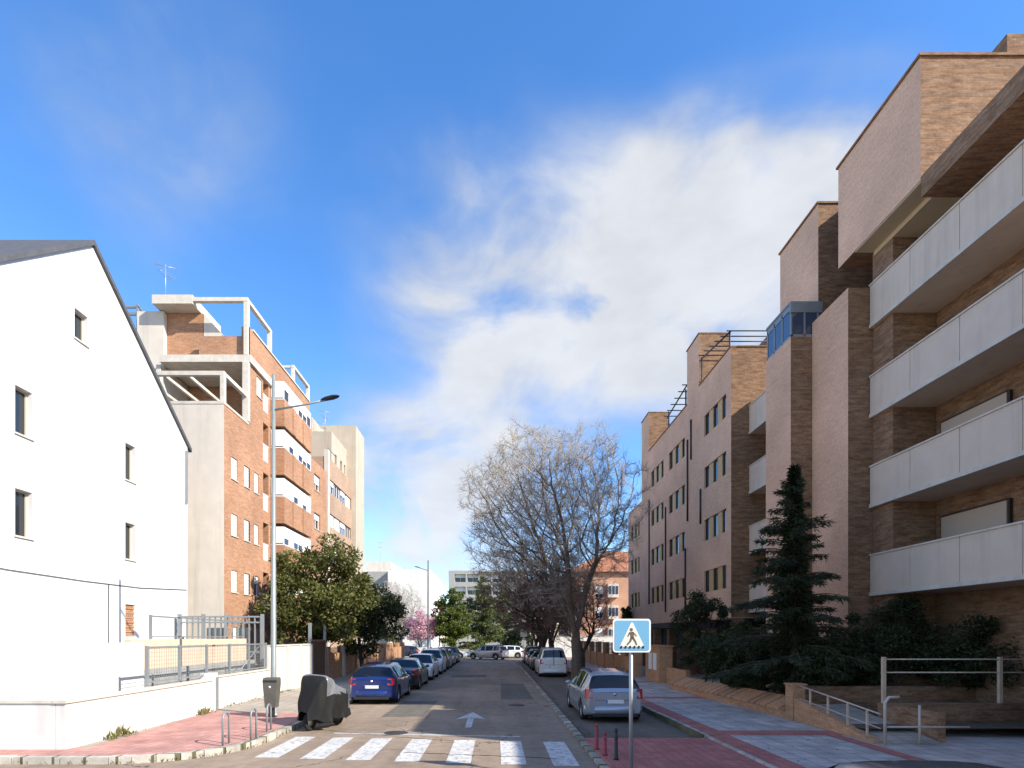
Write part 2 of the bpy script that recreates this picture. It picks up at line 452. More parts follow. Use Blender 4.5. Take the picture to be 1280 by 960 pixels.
# behind the viewer: unseen cloud, thickened to whiten the fill light in the street
nb = skynoise(2.2, 5, .55, (1,1,1.6), (7,2,1))
sx = N(nt, 'ShaderNodeSeparateXYZ'); nt.links.new(dirv, sx.inputs[0])
mb_ = N(nt, 'ShaderNodeMapRange', interpolation_type='SMOOTHSTEP'); mb_.inputs['From Min'].default_value = .15; mb_.inputs['From Max'].default_value = -.4
nt.links.new(sx.outputs['Y'], mb_.inputs['Value'])
back = math_('MULTIPLY', mb_.outputs[0], math_('MULTIPLY', nb, 2.0))
tot = math_('ADD', tot, back)
nn = math_('ADD', math_('MULTIPLY', n1, .86), math_('MULTIPLY', n2, .14))
dens = math_('MULTIPLY', tot, math_('ADD', math_('MULTIPLY', math_('SUBTRACT', nn, .5), 3.2), .95))
mr = N(nt, 'ShaderNodeMapRange', interpolation_type='SMOOTHSTEP')
mr.inputs['From Min'].default_value = .05; mr.inputs['From Max'].default_value = 1.95; mr.inputs['To Max'].default_value = .9
nt.links.new(dens, mr.inputs['Value'])
# thick parts are white, thin veils and the low bases are bluish grey
cc = ramp(nt, mr.outputs[0], [(.25, (2.7,3.05,3.6)), (.9, (4.1,4.15,4.2))])
n3 = skynoise(7, 5, .55, (1,1,2.2), (1,5,3))
cc = mixc(nt, .4, cc, ramp(nt, n3, [(.35, .75), (.62, 1.08)]), 'MULTIPLY')
skyb = mixc(nt, 1.0, hsv.outputs[0], (1.0,.99,1.1), 'MULTIPLY')
skycol = mixc(nt, mr.outputs[0], skyb, cc)
nt.links.new(skycol, bg.inputs['Color'])

scene.view_settings.view_transform = 'Standard'; scene.view_settings.look = 'None'
scene.view_settings.gamma = 1; scene.view_settings.exposure = .68
scene.render.engine = 'CYCLES'
scene.cycles.use_denoising = True
scene.cycles.max_bounces = 6; scene.cycles.transparent_max_bounces = 6
scene.cycles.use_adaptive_sampling = True
scene.cycles.sample_clamp_indirect = 8

# ------------------------------------------------------------------ ground, roads, pavements
def sheet(name, poly, z, mat, label):
    mb = MB(); mb.face([(x, y, z) for x, y in poly])
    return tag(mb.build(name, mat), label, 'ground', kind='structure')
sheet('ground', [(-700,-300),(700,-300),(700,900),(-700,900)], -.03, M['park_ground'], 'bare earth ground reaching to the horizon')
sheet('road', [(-120,-40),(5.2,-40),(5.2,10.6),(2.0,10.6),(2.0,57),(60,57),(60,66.5),(-90,66.5),(-90,57),(-5.3,57),(-5.6,15),(-8,13.5),(-120,13.5)], 0, M['asphalt'],
      'sunlit and shaded asphalt road running away between the apartment blocks')
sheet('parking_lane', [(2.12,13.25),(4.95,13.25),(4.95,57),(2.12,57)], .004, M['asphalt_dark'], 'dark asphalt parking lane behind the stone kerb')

# left pavement with the rounded corner
def arc(cx, cy, r, a0, a1, n=8):
    return [(cx + r*math.cos(R(a0+(a1-a0)*i/n)), cy + r*math.sin(R(a0+(a1-a0)*i/n))) for i in range(n+1)]
edge = [(-100, 10.9)] + arc(-7.6, 13.0, 2.1, -90, 0) + [(-5.5, 56.2)]
mb = MB(); mb.prism([(x, y) for x, y in edge] + [(-100, 56.2)], -.02, .125)
tag(mb.build('pavement', M['pave_beige']), 'beige paved footway along the white garden walls', 'pavement', kind='structure')
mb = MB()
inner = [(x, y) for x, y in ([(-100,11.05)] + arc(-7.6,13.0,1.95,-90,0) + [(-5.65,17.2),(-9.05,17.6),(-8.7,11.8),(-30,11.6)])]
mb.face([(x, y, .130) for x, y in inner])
tag(mb.build('pavement_tiles', M['pave_pink_lit']), 'worn pink tiles lightened for the sun on the street corner beside the hoops', 'pavement', kind='structure')
def kerb(name, pts, w, z, label, mt='kerb'):
    mb = MB()
    for (xa,ya),(xb,yb) in zip(pts, pts[1:]):
        L = math.hypot(xb-xa, yb-ya); k = max(1, round(L/.95)) if L > 1.5 else 1
        nx, ny = -(yb-ya)/L*w/2, (xb-xa)/L*w/2
        for i in range(k):
            g = .012 if L > 1.5 else 0
            t0, t1 = i/k + g/L, (i+1)/k - g/L
            dz = random.uniform(-.006,.006)
            q = [(xa+(xb-xa)*t0+nx, ya+(yb-ya)*t0+ny), (xa+(xb-xa)*t1+nx, ya+(yb-ya)*t1+ny),
                 (xa+(xb-xa)*t1-nx, ya+(yb-ya)*t1-ny), (xa+(xb-xa)*t0-nx, ya+(yb-ya)*t0-ny)]
            mb.prism(q[::-1], -.02, z+dz)
    return tag(mb.build(name, M[mt]), label, 'kerb', kind='structure')
random.seed(2)
kerb('kerb', edge, .17, .142, 'pale kerb stones round the street corner with the hoops')
kerb('kerb', [(2.05,-20),(2.05,57)], .17, .06, 'weathered kerb stones between the carriageway and the parking lane', 'kerb_moss')
kerb('kerb', [(5.02,13.2),(5.02,57)], .17, .15, 'kerb stones along the shaded grey footway')
# right pavement
mb = MB(); mb.prism([(5.05,-20),(40,-20),(40,57),(5.05,57)], -.02, .125)
tag(mb.build('pavement', M['pave_grey']), 'shaded grey paved footway along the brick planter', 'pavement', kind='structure')
mb = MB(); mb.prism([(2.12,7.1),(5.05,7.1),(5.05,13.2),(2.12,13.2)], -.02, .085)
tag(mb.build('pavement', M['pave_red']), 'red paved crossing corner around the pedestrian sign', 'pavement', kind='structure')
mb = MB()
for x0, x1, y0, y1 in [(5.12,5.62,-10,57),(5.62,8.45,13.3,13.95),(5.62,8.45,21.2,21.75),(5.62,8.45,29,29.5),(5.62,8.45,7,7.6),(7.95,8.3,5,13.3)]:
    mb.face([(x0,y0,.130),(x1,y0,.130),(x1,y1,.130),(x0,y1,.130)])
tag(mb.build('pavement_bands', M['pave_red']), 'dull red tile bands dividing the grey footway', 'pavement', kind='structure')
# painted markings
for i, x in enumerate([-5.0,-4.02,-3.05,-2.05,-1.0,.1,1.12]):
    y0 = 11.35 - .12*(x+4.5); y1 = 13.75 - .11*(x+4.5)
    mb = MB()
    xa = max(x, -5.15)
    k = 14
    for j in range(k):
        ya, yb = y0+(y1-y0)*j/k, y0+(y1-y0)*(j+1)/k
        mb.face([(xa,ya,.004),(x+.5,ya,.004),(x+.5,yb,.004),(xa,yb,.004)])
    nm = ['by the covered scooter and the pale kerb','second from the covered scooter','third from the covered scooter','in the middle of the crossing','right of the middle, fully in sun','half sunlit and half shaded','wholly in shade beside the parking kerb'][i]
    tag(mb.build('crosswalk_stripe', M['paint']), 'white zebra crossing stripe ' + nm, 'road marking', 'zebra crossing stripes', 'structure')
mb = MB()
mb.face([(-.86,15.2,.004),(-.68,15.2,.004),(-.68,16.9,.004),(-.86,16.9,.004)])
mb.face([(-1.22,16.75,.0045),(-.77,17.05,.0045),(-.32,16.75,.0045),(-.77,18.3,.0045)])
tag(mb.build('road_arrow', M['paint_worn']), 'worn white straight ahead arrow painted on the shaded road', 'road marking', kind='structure')
mb = MB(); mb.face([(-4.2,14.25,.004),(.6,13.75,.004),(.6,13.86,.004),(-4.2,14.38,.004)])
tag(mb.build('stop_line', M['paint_worn']), 'thin faded line across the road before the crossing', 'road marking', kind='structure')
# repairs, covers and cracks in the carriageway
def patch(name, pts, z, mat, label): sheet(name, pts, z, mat, label)
M['asphalt_patch'] = asphalt('patch_asphalt', .12, (1.15,1.02,.86), cracks=False)
patch('road_patch', [(-3.6,17.2),(-2.3,17.3),(-2.25,21.5),(-3.55,21.4)], .003, M['asphalt_patch'], 'darker long asphalt repair in front of the bright blue hatchback')
patch('road_patch', [(.2,22),(1.5,22.1),(1.45,29.5),(.25,29.4)], .003, M['asphalt_patch'], 'long dark asphalt trench repair beside the parking lane kerb')
patch('road_patch', [(-2.8,34),(-.6,34.1),(-.65,36.2),(-2.75,36.1)], .003, M['asphalt_patch'], 'square dark asphalt repair further up the road')
rngc = random.Random(77)
def crackline(p, q, w, label):
    mb = MB(); n = 26; pts = []
    for i in range(n+1):
        t = i/n; pts.append((p[0]+(q[0]-p[0])*t+rngc.gauss(0,.03), p[1]+(q[1]-p[1])*t+rngc.gauss(0,.03)))
    for i in range(n):
        (xa,ya),(xb,yb) = pts[i], pts[i+1]; wa, wb = w*rngc.uniform(.5,1.4), w*rngc.uniform(.5,1.4)
        mb.face([(xa,ya-wa,.0055),(xb,yb-wb,.0055),(xb,yb+wb,.0055),(xa,ya+wa,.0055)])
    tag(mb.build('road_crack', M['crack']), label, 'road crack', kind='structure')
M['crack'] = plain('sealed_crack', (.05,.045,.04), .8)
crackline((-2.0,11.9),(1.3,11.35),.022,'dark sealed crack running across the zebra stripes')
crackline((-4.9,14.9),(-1.0,13.2),.015,'thin crack slanting across the sunlit road before the crossing')
crackline((-1.5,19.5),(1.6,18.9),.018,'dark crack across the shaded road past the arrow')
crackline((-3.4,25.5),(1.8,25.0),.02,'dark crack crossing the whole road beyond the blue hatchback')
def manhole(x, y, r, label):
    mb = MB(); mb.lathe((x,y,.0), [(0,.008),(r*.86,.008),(r*.88,.004),(r*.92,.004),(r*.94,.009),(r,.009),(r*1.01,0)], 24)
    o = mb.build('manhole_cover', M['iron']); tag(o, label, 'manhole cover')
M['iron'] = plain('cast_iron', (.075,.065,.058), .55, metal=.5, var=.3, scale=20, bmp=.5)
manhole(-2.6,14.35,.31,'round iron manhole cover in the sunlit road beyond the crossing')
manhole(.75,20.2,.31,'round iron manhole cover in the shaded lane near the kerb')
# earth beds of the gardens
sheet('garden_bed', [(8.6,13),(15.5,13),(15.5,25),(8.6,25)], .34, M['earth'], 'dark soil bed behind the low brick planter wall')
sheet('tree_strip', [(4.1,24),(4.94,24),(4.94,56),(4.1,56)], .012, M['earth'], 'earth strip along the kerb at the foot of the bare trees')
sheet('yard', [(-40,29),(-9.5,29),(-9.5,56),(-40,56)], .13, M['earth'], 'earth garden behind the brick boundary wall')
sheet('far_park', [(-60,67),(45,67),(45,130),(-60,130)], .02, M['park_ground'], 'pale park ground beyond the cross street')
# ------------------------------------------------------------------ buildings
def window(parent, axis, c, sign, h, depth, kind='glass', frame=None, sill=True):
    """window in an opening: frame mesh > pane / blind / sill"""
    a0, a1, z0, z1 = h[:4]
    frame = frame or M['dark_frame']
    t = .05; d = -depth
    mb = MB()
    for (p, q, r, s) in ((a0,a1,z0,z0+t),(a0,a1,z1-t,z1),(a0,a0+t,z0+t,z1-t),(a1-t,a1,z0+t,z1-t)):
        mb.lbox(axis, c, sign, p, q, d, d+.06, r, s)
    if a1-a0 > .9: mb.lbox(axis, c, sign, (a0+a1)/2-.03, (a0+a1)/2+.03, d, d+.055, z0+t, z1-t)
    w = mb.build('window', frame, parent)
    g = MB(); g.lbox(axis, c, sign, a0, a1, d-.03, d+.02, z0, z1)
    g.build('pane', M['glass_blue'] if kind == 'blue' else M['glass'], w)
    if kind in ('blind', 'halfblind', 'tan'):
        zb = z0+.02 if kind == 'blind' else z0 + (z1-z0)*random.choice((.3,.45,.6))
        b = MB()
        k = max(2, round((z1-.02-zb)/.09))
        for i in range(k):
            q0 = zb+(z1-.02-zb)*i/k; q1 = zb+(z1-.02-zb)*(i+1)/k
            b.lbox(axis, c, sign, a0+.03, a1-.03, d+.07, d+.085+.008*(i % 2), q0, q1-.006)
        b.build('blind', M['blind_tan'] if kind == 'tan' else M['blind_white'], w)
    if sill:
        s = MB(); s.lbox(axis, c, sign, a0-.04, a1+.04, -depth+.06, .05, z0-.05, z0-.003)
        s.build('sill', M['cream_concrete'], w)
    return w
def vol(mb, x0, x1, y0, y1, z0, z1, holes={}, m=0, depth=.25, skip=''):
    if 'w' not in skip: mb.wall('x', x0, -1, y0, y1, z0, z1, holes.get('w', ()), depth, m)
    if 'e' not in skip: mb.wall('x', x1, 1, y0, y1, z0, z1, holes.get('e', ()), depth, m)
    if 's' not in skip: mb.wall('y', y0, -1, x0, x1, z0, z1, holes.get('s', ()), depth, m)
    if 'n' not in skip: mb.wall('y', y1, 1, x0, x1, z0, z1, holes.get('n', ()), depth, m)
    if 'u' not in skip: mb.face([(x0,y0,z1),(x1,y0,z1),(x1,y1,z1),(x0,y1,z1)], m)
    if 'd' not in skip: mb.face([(x0,y0,z0),(x1,y0,z0),(x1,y1,z0),(x0,y1,z0)], m)
def boxes(name, mat, parent, *bs, bevel=0, join=False):
    """each box is a part of its own, unless they form one joined frame"""
    if join or name in ('roof_frame', 'roof_rail', 'parapet'):
        mb = MB()
        for b in bs: mb.box(*b)
        return mb.build(name, mat, parent, bevel=bevel)
    o = None
    for b in bs:
        mb = MB(); mb.box(*b); q = mb.build(name, mat, parent, bevel=bevel); o = o or q
    return o
random.seed(7)

# ---- orange brick block on the left
A = thing('apartment_building', 'orange brick apartment block with cream roof frames and white glazed balconies', 'building', (-13.5,27.4,0))
XA = -13.5
rows = [4.8, 7.7, 10.6]
hol = []
for z in rows:
    hol += [(28.15,28.85,z,z+1.12), (29.6,30.25,z,z+1.12), (30.85,31.4,z,z+1.12)]
hol += [(31.15,31.8,16.15,17.25), (28.15,28.85,1.9,3.0), (29.6,30.25,1.9,3.0), (30.85,31.4,1.9,3.0)]
floors = [3.9, 6.8, 9.7, 12.6, 15.5]
slots = [(32.0,32.75,f+.15,f+2.35,.9) for f in floors]
mb = MB()
mb.wall('x', XA, 1, 27.4, 30.15, 0, 14.05, hol)
mb.wall('x', XA, 1, 30.15, 40, 0, 19.45, hol + slots)
mb.wall('y', 30.15, -1, -13.9, XA, 14.05, 19.45)                     # end of the parapet wall
mb.wall('x', -13.9, -1, 30.15, 40, 14.05, 19.45)
mb.face([(-13.9,30.15,19.45),(XA,30.15,19.45),(XA,40,19.45),(-13.9,40,19.45)])
vol(mb, -25, -13.9, 33.1, 40, 14.0, 19.2, skip='de')                # body behind the roof terrace
vol(mb, -16.3, -13.92, 30.3, 30.6, 17.85, 19.0)                     # terrace parapet
mb.wall('y', 40, 1, -25, XA, 0, 19.45)
mb.box(-18.4, -16.4, 30.9, 33.1, 17.82, 20.6)                        # stair head
mb.wall('x', XA, 1, 40, 44, 0, 15.6, [(41,42.4,f+.9,f+2.1) for f in floors[:4]])
vol(mb, -25, XA, 40, 44, 14.2, 15.6, skip='de')
mb.wall('y', 44, 1, -25, XA, 0, 15.6)
mb.build('wall', M['orange_brick'], A)
mb = MB(); mb.wall('y', 27.4, -1, -25, XA, 0, 14.05)
vol(mb, -19.9, -18.42, 30.6, 33, 14.06, 20.55)
mb.build('end_wall', M['cream_plaster'], A)
boxes('roof', M['roof_gravel'], A, (-25,-13.75,27.55,33.1,13.6,13.75), (-25,-13.9,33.2,39.9,19.2,19.25))
boxes('parapet', M['cream_concrete'], A, (-25,-13.48,27.38,27.62,14.06,14.2), (-13.75,-13.47,27.64,30.1,14.06,14.17),
      (-18.3,-13.35,30.0,33.0,17.45,17.84), (-18.7,-16.5,30.0,33.1,20.62,21.1), (-13.95,-13.44,30.62,39.9,19.46,19.55))
bm_ = [(-13.72,-13.5,27.42,27.64,14.2,15.5),(-18.6,-18.35,30.2,30.45,14.1,17.4),
       (-18.6,-13.5,27.42,27.62,15.5,15.72),(-13.7,-13.5,27.64,30.1,15.5,15.7)]
for x in (-17.9,-16.7,-15.5): bm_.append((x,x+.14,27.64,30.9,15.52,15.68))
f1 = boxes('roof_frame', M['cream_concrete'], A, *bm_, bevel=.015)
boxes('roof_frame', M['cream_concrete'], A, (-13.76,-13.42,29.92,30.14,14.2,17.44),(-13.74,-13.5,30.02,30.28,17.86,20.75),(-16.6,-13.5,30.02,30.26,20.76,20.98),
      (-13.72,-13.5,30.3,33.3,20.76,20.96),(-13.72,-13.5,33.05,33.28,19.56,20.75),bevel=.015)
boxes('roof_frame', M['cream_concrete'], A, (-13.72,-13.5,36.9,37.1,19.56,20.5),(-13.72,-13.5,36.9,40,20.5,20.68),(-13.72,-13.5,39.8,40,19.56,20.49),
      (-15.6,-13.74,36.92,37.08,20.5,20.66), bevel=.015)
# sloping cream wedge beside the stair head
mb = MB()
w0, w1 = -16.36, -15.0
pts = [(w0,17.86),(w1,17.86),(w1,18.95),(w1-.25,19.35),(w0,20.6)]
mb.face([(x,30.9,z) for x,z in pts]); mb.face([(x,33,z) for x,z in pts][::-1])
for i in range(5):
    (xa,za),(xb,zb) = pts[i], pts[(i+1)%5]
    mb.face([(xa,30.9,za),(xb,30.9,zb),(xb,33,zb),(xa,33,za)])
mb.build('stair_roof', M['cream_plaster'], A)
for h in hol: window(A, 'x', XA, 1, h, .14, random.choice(('blind','blind','blind','halfblind')), M['white_alu'])
for f in floors[:4]: window(A, 'x', XA, 1, (41,42.4,f+.9,f+2.1), .2, 'halfblind', M['white_alu'])
for f in floors:
    # narrow recess with door and a small white railing
    boxes('balcony_door', M['glass'], A, (XA-.9,XA-.86,32.05,32.7,f+.16,f+2.3))
    mb = MB(); mb.box(XA-.04,XA+.0,32.0,32.75,f+1.08,f+1.14)
    for i in range(6): mb.box(XA-.035,XA-.005,32.02+.13*i,32.06+.13*i,f+.16,f+1.08)
    mb.build('railing', M['white_alu'], A)
    # projecting bay
    y0, y1, xf = 33.0, 37.9, -12.65
    bal = boxes('balcony', M['orange_brick'], A, (XA+.005,xf,y0,y1,f-.4,f+1.2))
    mb = MB()
    zt, zb = f+2.3, f+1.203
    mb.box(xf-.10,xf-.04,y0+.04,y1-.04,zt-.07,zt); mb.box(xf-.10,xf-.04,y0+.04,y1-.04,zb,zb+.06)
    for i in range(7):
        y = y0+.04+(y1-y0-.14)*i/6; mb.box(xf-.098,xf-.042,y,y+.06,zb+.06,zt-.07)
    mb.box(XA+.02,xf-.1,y0+.04,y0+.1,zt-.07,zt); mb.box(XA+.02,xf-.1,y0+.04,y0+.1,zb,zb+.06)
    boxes('balcony_rib', M['orange_brick'], A, (xf+.002,xf+.07,y0+1.3,y0+1.75,f-.42,f+1.2), (xf+.002,xf+.07,y0+3.1,y0+3.55,f-.42,f+1.2))
    win = mb.build('glazed_screen', M['white_alu'], A)
    mb = MB(); mb.box(xf-.08,xf-.07,y0+.1,y1-.1,zb+.02,zt-.02); mb.box(XA+.03,xf-.11,y0+.06,y0+.07,zb+.02,zt-.02)
    mb.build('pane', M['glass'], win)
    # white roller blinds let down behind the screen by different amounts
    mb = MB()
    for i in range(6):
        ya = y0+.1+(y1-y0-.2)*i/6; yb = ya+(y1-y0-.2)/6-.05
        dr = random.choice((.05,.1,.35,.02,.5,.8))
        mb.box(xf-.066,xf-.036,ya,yb,zb+.02+dr*.8,zt-.07)
    mb.box(XA+.04,xf-.12,y0+.03,y0+.05,zb+.02+.1,zt-.07)
    mb.build('blind', M['blind_white'], win)
def antenna(parent, x, y, z, h, n=6):
    mb = MB(); mb.tube([(x,y,z),(x,y,z+h)], .025, 6)
    for j, (zz, L) in enumerate(((h*.95,1.0),(h*.72,.8))):
        a = .4 + j
        dx, dy = math.cos(a), math.sin(a)
        mb.tube([(x-dx*L/2,y-dy*L/2,z+zz),(x+dx*L/2,y+dy*L/2,z+zz)], .015, 5)
        for i in range(n):
            t = -.5 + i/(n-1); l = .22 + .1*i/n
            px, py = x+dx*L*t, y+dy*L*t
            mb.tube([(px+dy*l,py-dx*l,z+zz),(px-dy*l,py+dx*l,z+zz)], .009, 4)
    return mb.build('antenna', M['steel'], parent)
antenna(A, -18.2, 30.4, 21.1, 1.9)
boxes('roof_frame', M['grey_metal'], A, (-21.6,-21.5,31,31.1,14.0,21.0),(-20.2,-20.1,31,31.1,14.0,21.2),(-22.5,-20.1,31.02,31.12,20.6,20.75),(-22.5,-20.1,31.02,31.12,21.0,21.1),(-20.18,-20.1,31.1,33,21.0,21.1))

# ---- beige block beyond it
B = thing('apartment_building', 'beige block with brown brick bands and strip windows behind the orange brick block', 'building', (-13.6,44.5,0))
sh = []
for z in (3.0, 5.8, 8.7, 11.55, 14.35):
    for i in range(4): sh.append((45.1+1.72*i, 46.5+1.72*i, z, z+1.05))
mb = MB(); mb.wall('x', -13.6, 1, 44.8, 52, 0, 17.1, [(45.0,51.8,z,z+1.08,.4) for z in (3.0, 5.8, 8.7, 11.55, 14.35)]); mb.wall('y', 44.5, -1, -26, -13.85, 0, 17.05)
mb.face([(-26,44.5,17.05),(-13.6,44.5,17.05),(-13.6,52,17.05),(-26,52,17.05)])
mb.build('wall', M['tan_brick'], B)
boxes('strip_recess', M['dark_frame'], B, *[(-14.05,-13.85,44.95,51.85,z-.02,z+1.1) for z in (3.0, 5.8, 8.7, 11.55, 14.35)])
boxes('corner_pier', M['cream_plaster'], B, (-13.85,-13.5,44.45,44.8,0,17.6))
up = [(48.3,48.9,17.6,18.5),(50.0,50.6,17.6,18.5),(51.2,51.7,17.6,18.5)]
mb = MB(); vol(mb, -26, -14.1, 47.3, 52, 17.06, 20.1, {'e': up}, skip='d'); vol(mb, -22, -13.2, 52, 55.2, 0, 22.4)
mb.box(-20,-16,48,51.5,20.1,21.6)
mb.build('upper_storey', M['warm_plaster'], B)
for h in sh: window(B, 'x', -13.6, 1, h, .18, random.choice(('blind','blind','halfblind','glass')), M['white_alu'], sill=False)
for h in up: window(B, 'x', -14.1, 1, h, .2, 'glass')
boxes('roof_rail', M['grey_metal'], B, (-13.75,-13.7,45,47.2,17.9,17.95),(-13.75,-13.7,45,45.05,17.1,17.9),(-13.75,-13.7,47.15,47.2,17.1,17.9))
antenna(B, -14.8, 47.8, 20.1, 2.0)
antenna(B, -15.4, 49.0, 20.1, 1.4)

# ---- white house, gable towards the street
Hh = thing('white_house', 'white rendered house with a steep gable and narrow windows beside the ramp', 'house', (-14.2,13.2,0))
XH = -14.2
gab = [(13.4,0),(25.4,0),(25.4,11.2),(19.4,16.25),(13.4,11.2)]
wh = [(21.15,21.72,8.55,9.95),(21.15,21.72,5.5,6.9),(16.3,16.9,8.55,9.95),(16.3,16.9,5.5,6.9),(18.6,19.2,12.6,13.6)]
mb = MB()
mb.wall('x', XH, 1, 13.4, 25.4, 0, 11.2, [h for h in wh if h[3] < 11] + [(21.15,21.72,2.5,3.75)], .22)
# gable triangle in horizontal strips so the opening runs through
def gx(z): k = (z-11.2)/(16.25-11.2); return 13.4+6*k, 25.4-6*k
cuts = [11.2, 12.6, 13.6, 16.25]
for za, zb in zip(cuts, cuts[1:]):
    (l0, r0), (l1, r1) = gx(za), gx(zb)
    segs = [(l0,l1,18.6,18.6),(19.2,19.2,r0,r1)] if za == 12.6 else [(l0,l1,r0,r1)]
    for p0, p1, q0, q1 in segs:
        mb.face([(XH,p0,za),(XH,q0,za),(XH,q1,zb),(XH,p1,zb)])
p, q, r, s = wh[-1]
for z in (r, s): mb.face([(XH,p,z),(XH,q,z),(XH-.22,q,z),(XH-.22,p,z)])
for y in (p, q): mb.face([(XH,y,r),(XH-.22,y,r),(XH-.22,y,s),(XH,y,s)])
mb.wall('y', 25.4, 1, -26, XH, 0, 11.2); mb.wall('y', 13.4, -1, -26, XH, 0, 11.2)
mb.build('wall', M['white_plaster'], Hh)
mb = MB()
for (ya, za, yb, zb) in ((13.2,11.03,19.4,16.25),(25.6,11.03,19.4,16.25)):
    for x0, x1 in ((-26,XH+.1),):
        mb.face([(x0,ya,za+.02),(x1,ya,za+.02),(x1,yb,zb+.02),(x0,yb,zb+.02)])
        mb.face([(x0,ya,za+.2),(x1,ya,za+.2),(x1,yb,zb+.2),(x0,yb,zb+.2)])
        mb.face([(x1,ya,za+.02),(x1,yb,zb+.02),(x1,yb,zb+.2),(x1,ya,za+.2)])
        mb.face([(x0,ya,za+.02),(x1,ya,za+.02),(x1,ya,za+.2),(x0,ya,za+.2)])
rf = mb.build('roof', plain('slate_roof', (.09,.09,.095), .7, var=.2, scale=5), Hh)
boxes('downpipe', M['grey_metal'], Hh, (XH+.01,XH+.09,25.2,25.28,8.6,11.0))
for h in wh: window(Hh, 'x', XH, 1, h, .22, 'glass', M['blind_tan'])
boxes('gutter', M['grey_metal'], Hh, (XH-.3,XH-.02,25.42,25.52,11.0,11.12))
mb = MB(); mb.tube([(XH+.03,13.5,4.6),(XH+.03,16,4.45),(XH+.03,19,4.42),(XH+.03,22,4.45),(XH+.03,25.3,4.65)], .012, 5); mb.tube([(XH+.03,20.2,.2),(XH+.03,20.2,4.43)], .014, 5); mb.build('wall_cable', M['dark_metal'], Hh)
mb = MB()
for i in range(14): mb.box(XH-.12,XH-.04-.03*(i%2),21.15,21.72,2.5+i*.0893,2.5+i*.0893+.08)
mb.build('brick_vent_panel', M['orange_brick'], Hh)

# ---- long shaded brick building on the right
X5 = 11.8
RB = thing('apartment_building', 'long pale and brown brick apartment block with stacked balconies in shade', 'building', (11.8,11.3,0))
rz = [5.0, 7.9, 10.85, 13.8]
def trio(y0, y1):
    k = (y1-y0)/5
    return [(y0+k*i, y0+k*(i+1)) for i in range(5)]
groups = [(28.3,31.3,4),(34.5,37.7,4),(38.9,42.0,4),(45.4,48.2,3)]
wh = [(y0,y1,z,z+1.2) for y0,y1,n in groups for z in rz[:n]]
pale = MB(); brown = MB()
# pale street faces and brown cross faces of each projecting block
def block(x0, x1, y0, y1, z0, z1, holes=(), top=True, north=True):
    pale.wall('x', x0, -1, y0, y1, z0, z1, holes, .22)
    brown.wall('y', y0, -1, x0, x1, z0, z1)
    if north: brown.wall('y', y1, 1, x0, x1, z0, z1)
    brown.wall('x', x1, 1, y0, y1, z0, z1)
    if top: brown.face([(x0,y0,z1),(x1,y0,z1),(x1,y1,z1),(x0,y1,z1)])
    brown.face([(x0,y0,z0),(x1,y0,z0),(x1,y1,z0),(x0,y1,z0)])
block(12.0, 15.0, 15.6, 19.35, 15.4, 18.9)
block(X5, 14.0, 18.5, 20.6, 0, 14.2)
block(11.0, 14.0, 20.602, 22.5, 0, 13.7)
block(12.2, 15.0, 20.9, 23.7, 14.0, 18.9)
block(X5, 20, 27.7, 32.06, 3.5, 15.9, wh)
block(X5, 13.6, 32.062, 34.1, 3.5, 20.1)
block(X5, 20, 34.102, 42.6, 3.5, 15.7, wh)
block(X5, 13.4, 42.602, 44.7, 3.5, 19.8)
block(X5, 20, 44.702, 49.2, 3.5, 13.5, wh)
# parapets of the roof terraces
for y0, y1, z0, z1 in ((27.7,32.06,15.9,17.05),(34.1,42.6,15.7,16.8)):
    pale.wall('x', X5, -1, y0, y1, z0, z1); brown.wall('x', X5+.25, 1, y0, y1, z0, z1)
    brown.face([(X5,y0,z1),(X5+.25,y0,z1),(X5+.25,y1,z1),(X5,y1,z1)])
brown.wall('y', 27.7, -1, X5, 16, 15.9, 17.05); brown.wall('y', 27.95, 1, X5, 16, 15.9, 17.05)
brown.face([(X5,27.7,17.05),(16,27.7,17.05),(16,27.95,17.05),(X5,27.95,17.05)])
# bodies behind
brown.box(14.0, 24, 11.3, 27.69, 0, 14.5)
brown.box(12.0, 15.0, 11.3, 15.58, 14.9, 15.5)
brown.box(15.0, 20.5, 16.2, 20.88, 14.5, 20.2)
brown.box(15.5, 22, 27.96, 49, 15.0, 18.2)
brown.box(15.0, 24, 27.75, 49, 0, 15.0)
brown.box(16.5, 22, 32.2, 36, 18.2, 20.8)
pale.build('wall', M['pale_brick'], RB)
brown.build('cross_wall', M['brown_brick'], RB)
boxes('soffit', M['soffit'], RB, (12.02,14.98,15.62,18.48,15.36,15.397),(12.6,13.98,15.62,18.4,15.2,15.36),
      (X5+.02,14.98,27.72,49,3.44,3.497))
cop = [(11.94,15,15.55,19.4,18.902,18.97),(12.14,15,20.86,23.74,18.902,18.97),(X5-.05,13.62,32.03,34.13,20.102,20.17),
       (X5-.05,13.42,42.58,44.73,19.802,19.87),(X5-.05,X5+.28,27.68,32.02,17.052,17.11),(X5+.3,16,27.66,27.98,17.052,17.11),(X5-.05,X5+.28,34.14,42.57,16.802,16.86)]
boxes('coping', M['brown_brick'], RB, *cop)
for y0, y1, n in groups:
    for z in rz[:n]:
        cells = trio(y0, y1)
        for i, (a, b_) in enumerate(cells):
            if i % 2 == 1:
                mb = MB(); mb.lbox('x', X5, -1, a+.02, b_-.02, -.2, -.05, z+.002, z+1.198); mb.build('window_panel', M['wood_panel'], RB)
        for i, (a, b_) in enumerate(cells):
            if i % 2 == 0:
                window(RB, 'x', X5, -1, (a,b_,z,z+1.2), .15, 'blue' if (i == 0 and random.random() < .5) else 'glass', sill=False)
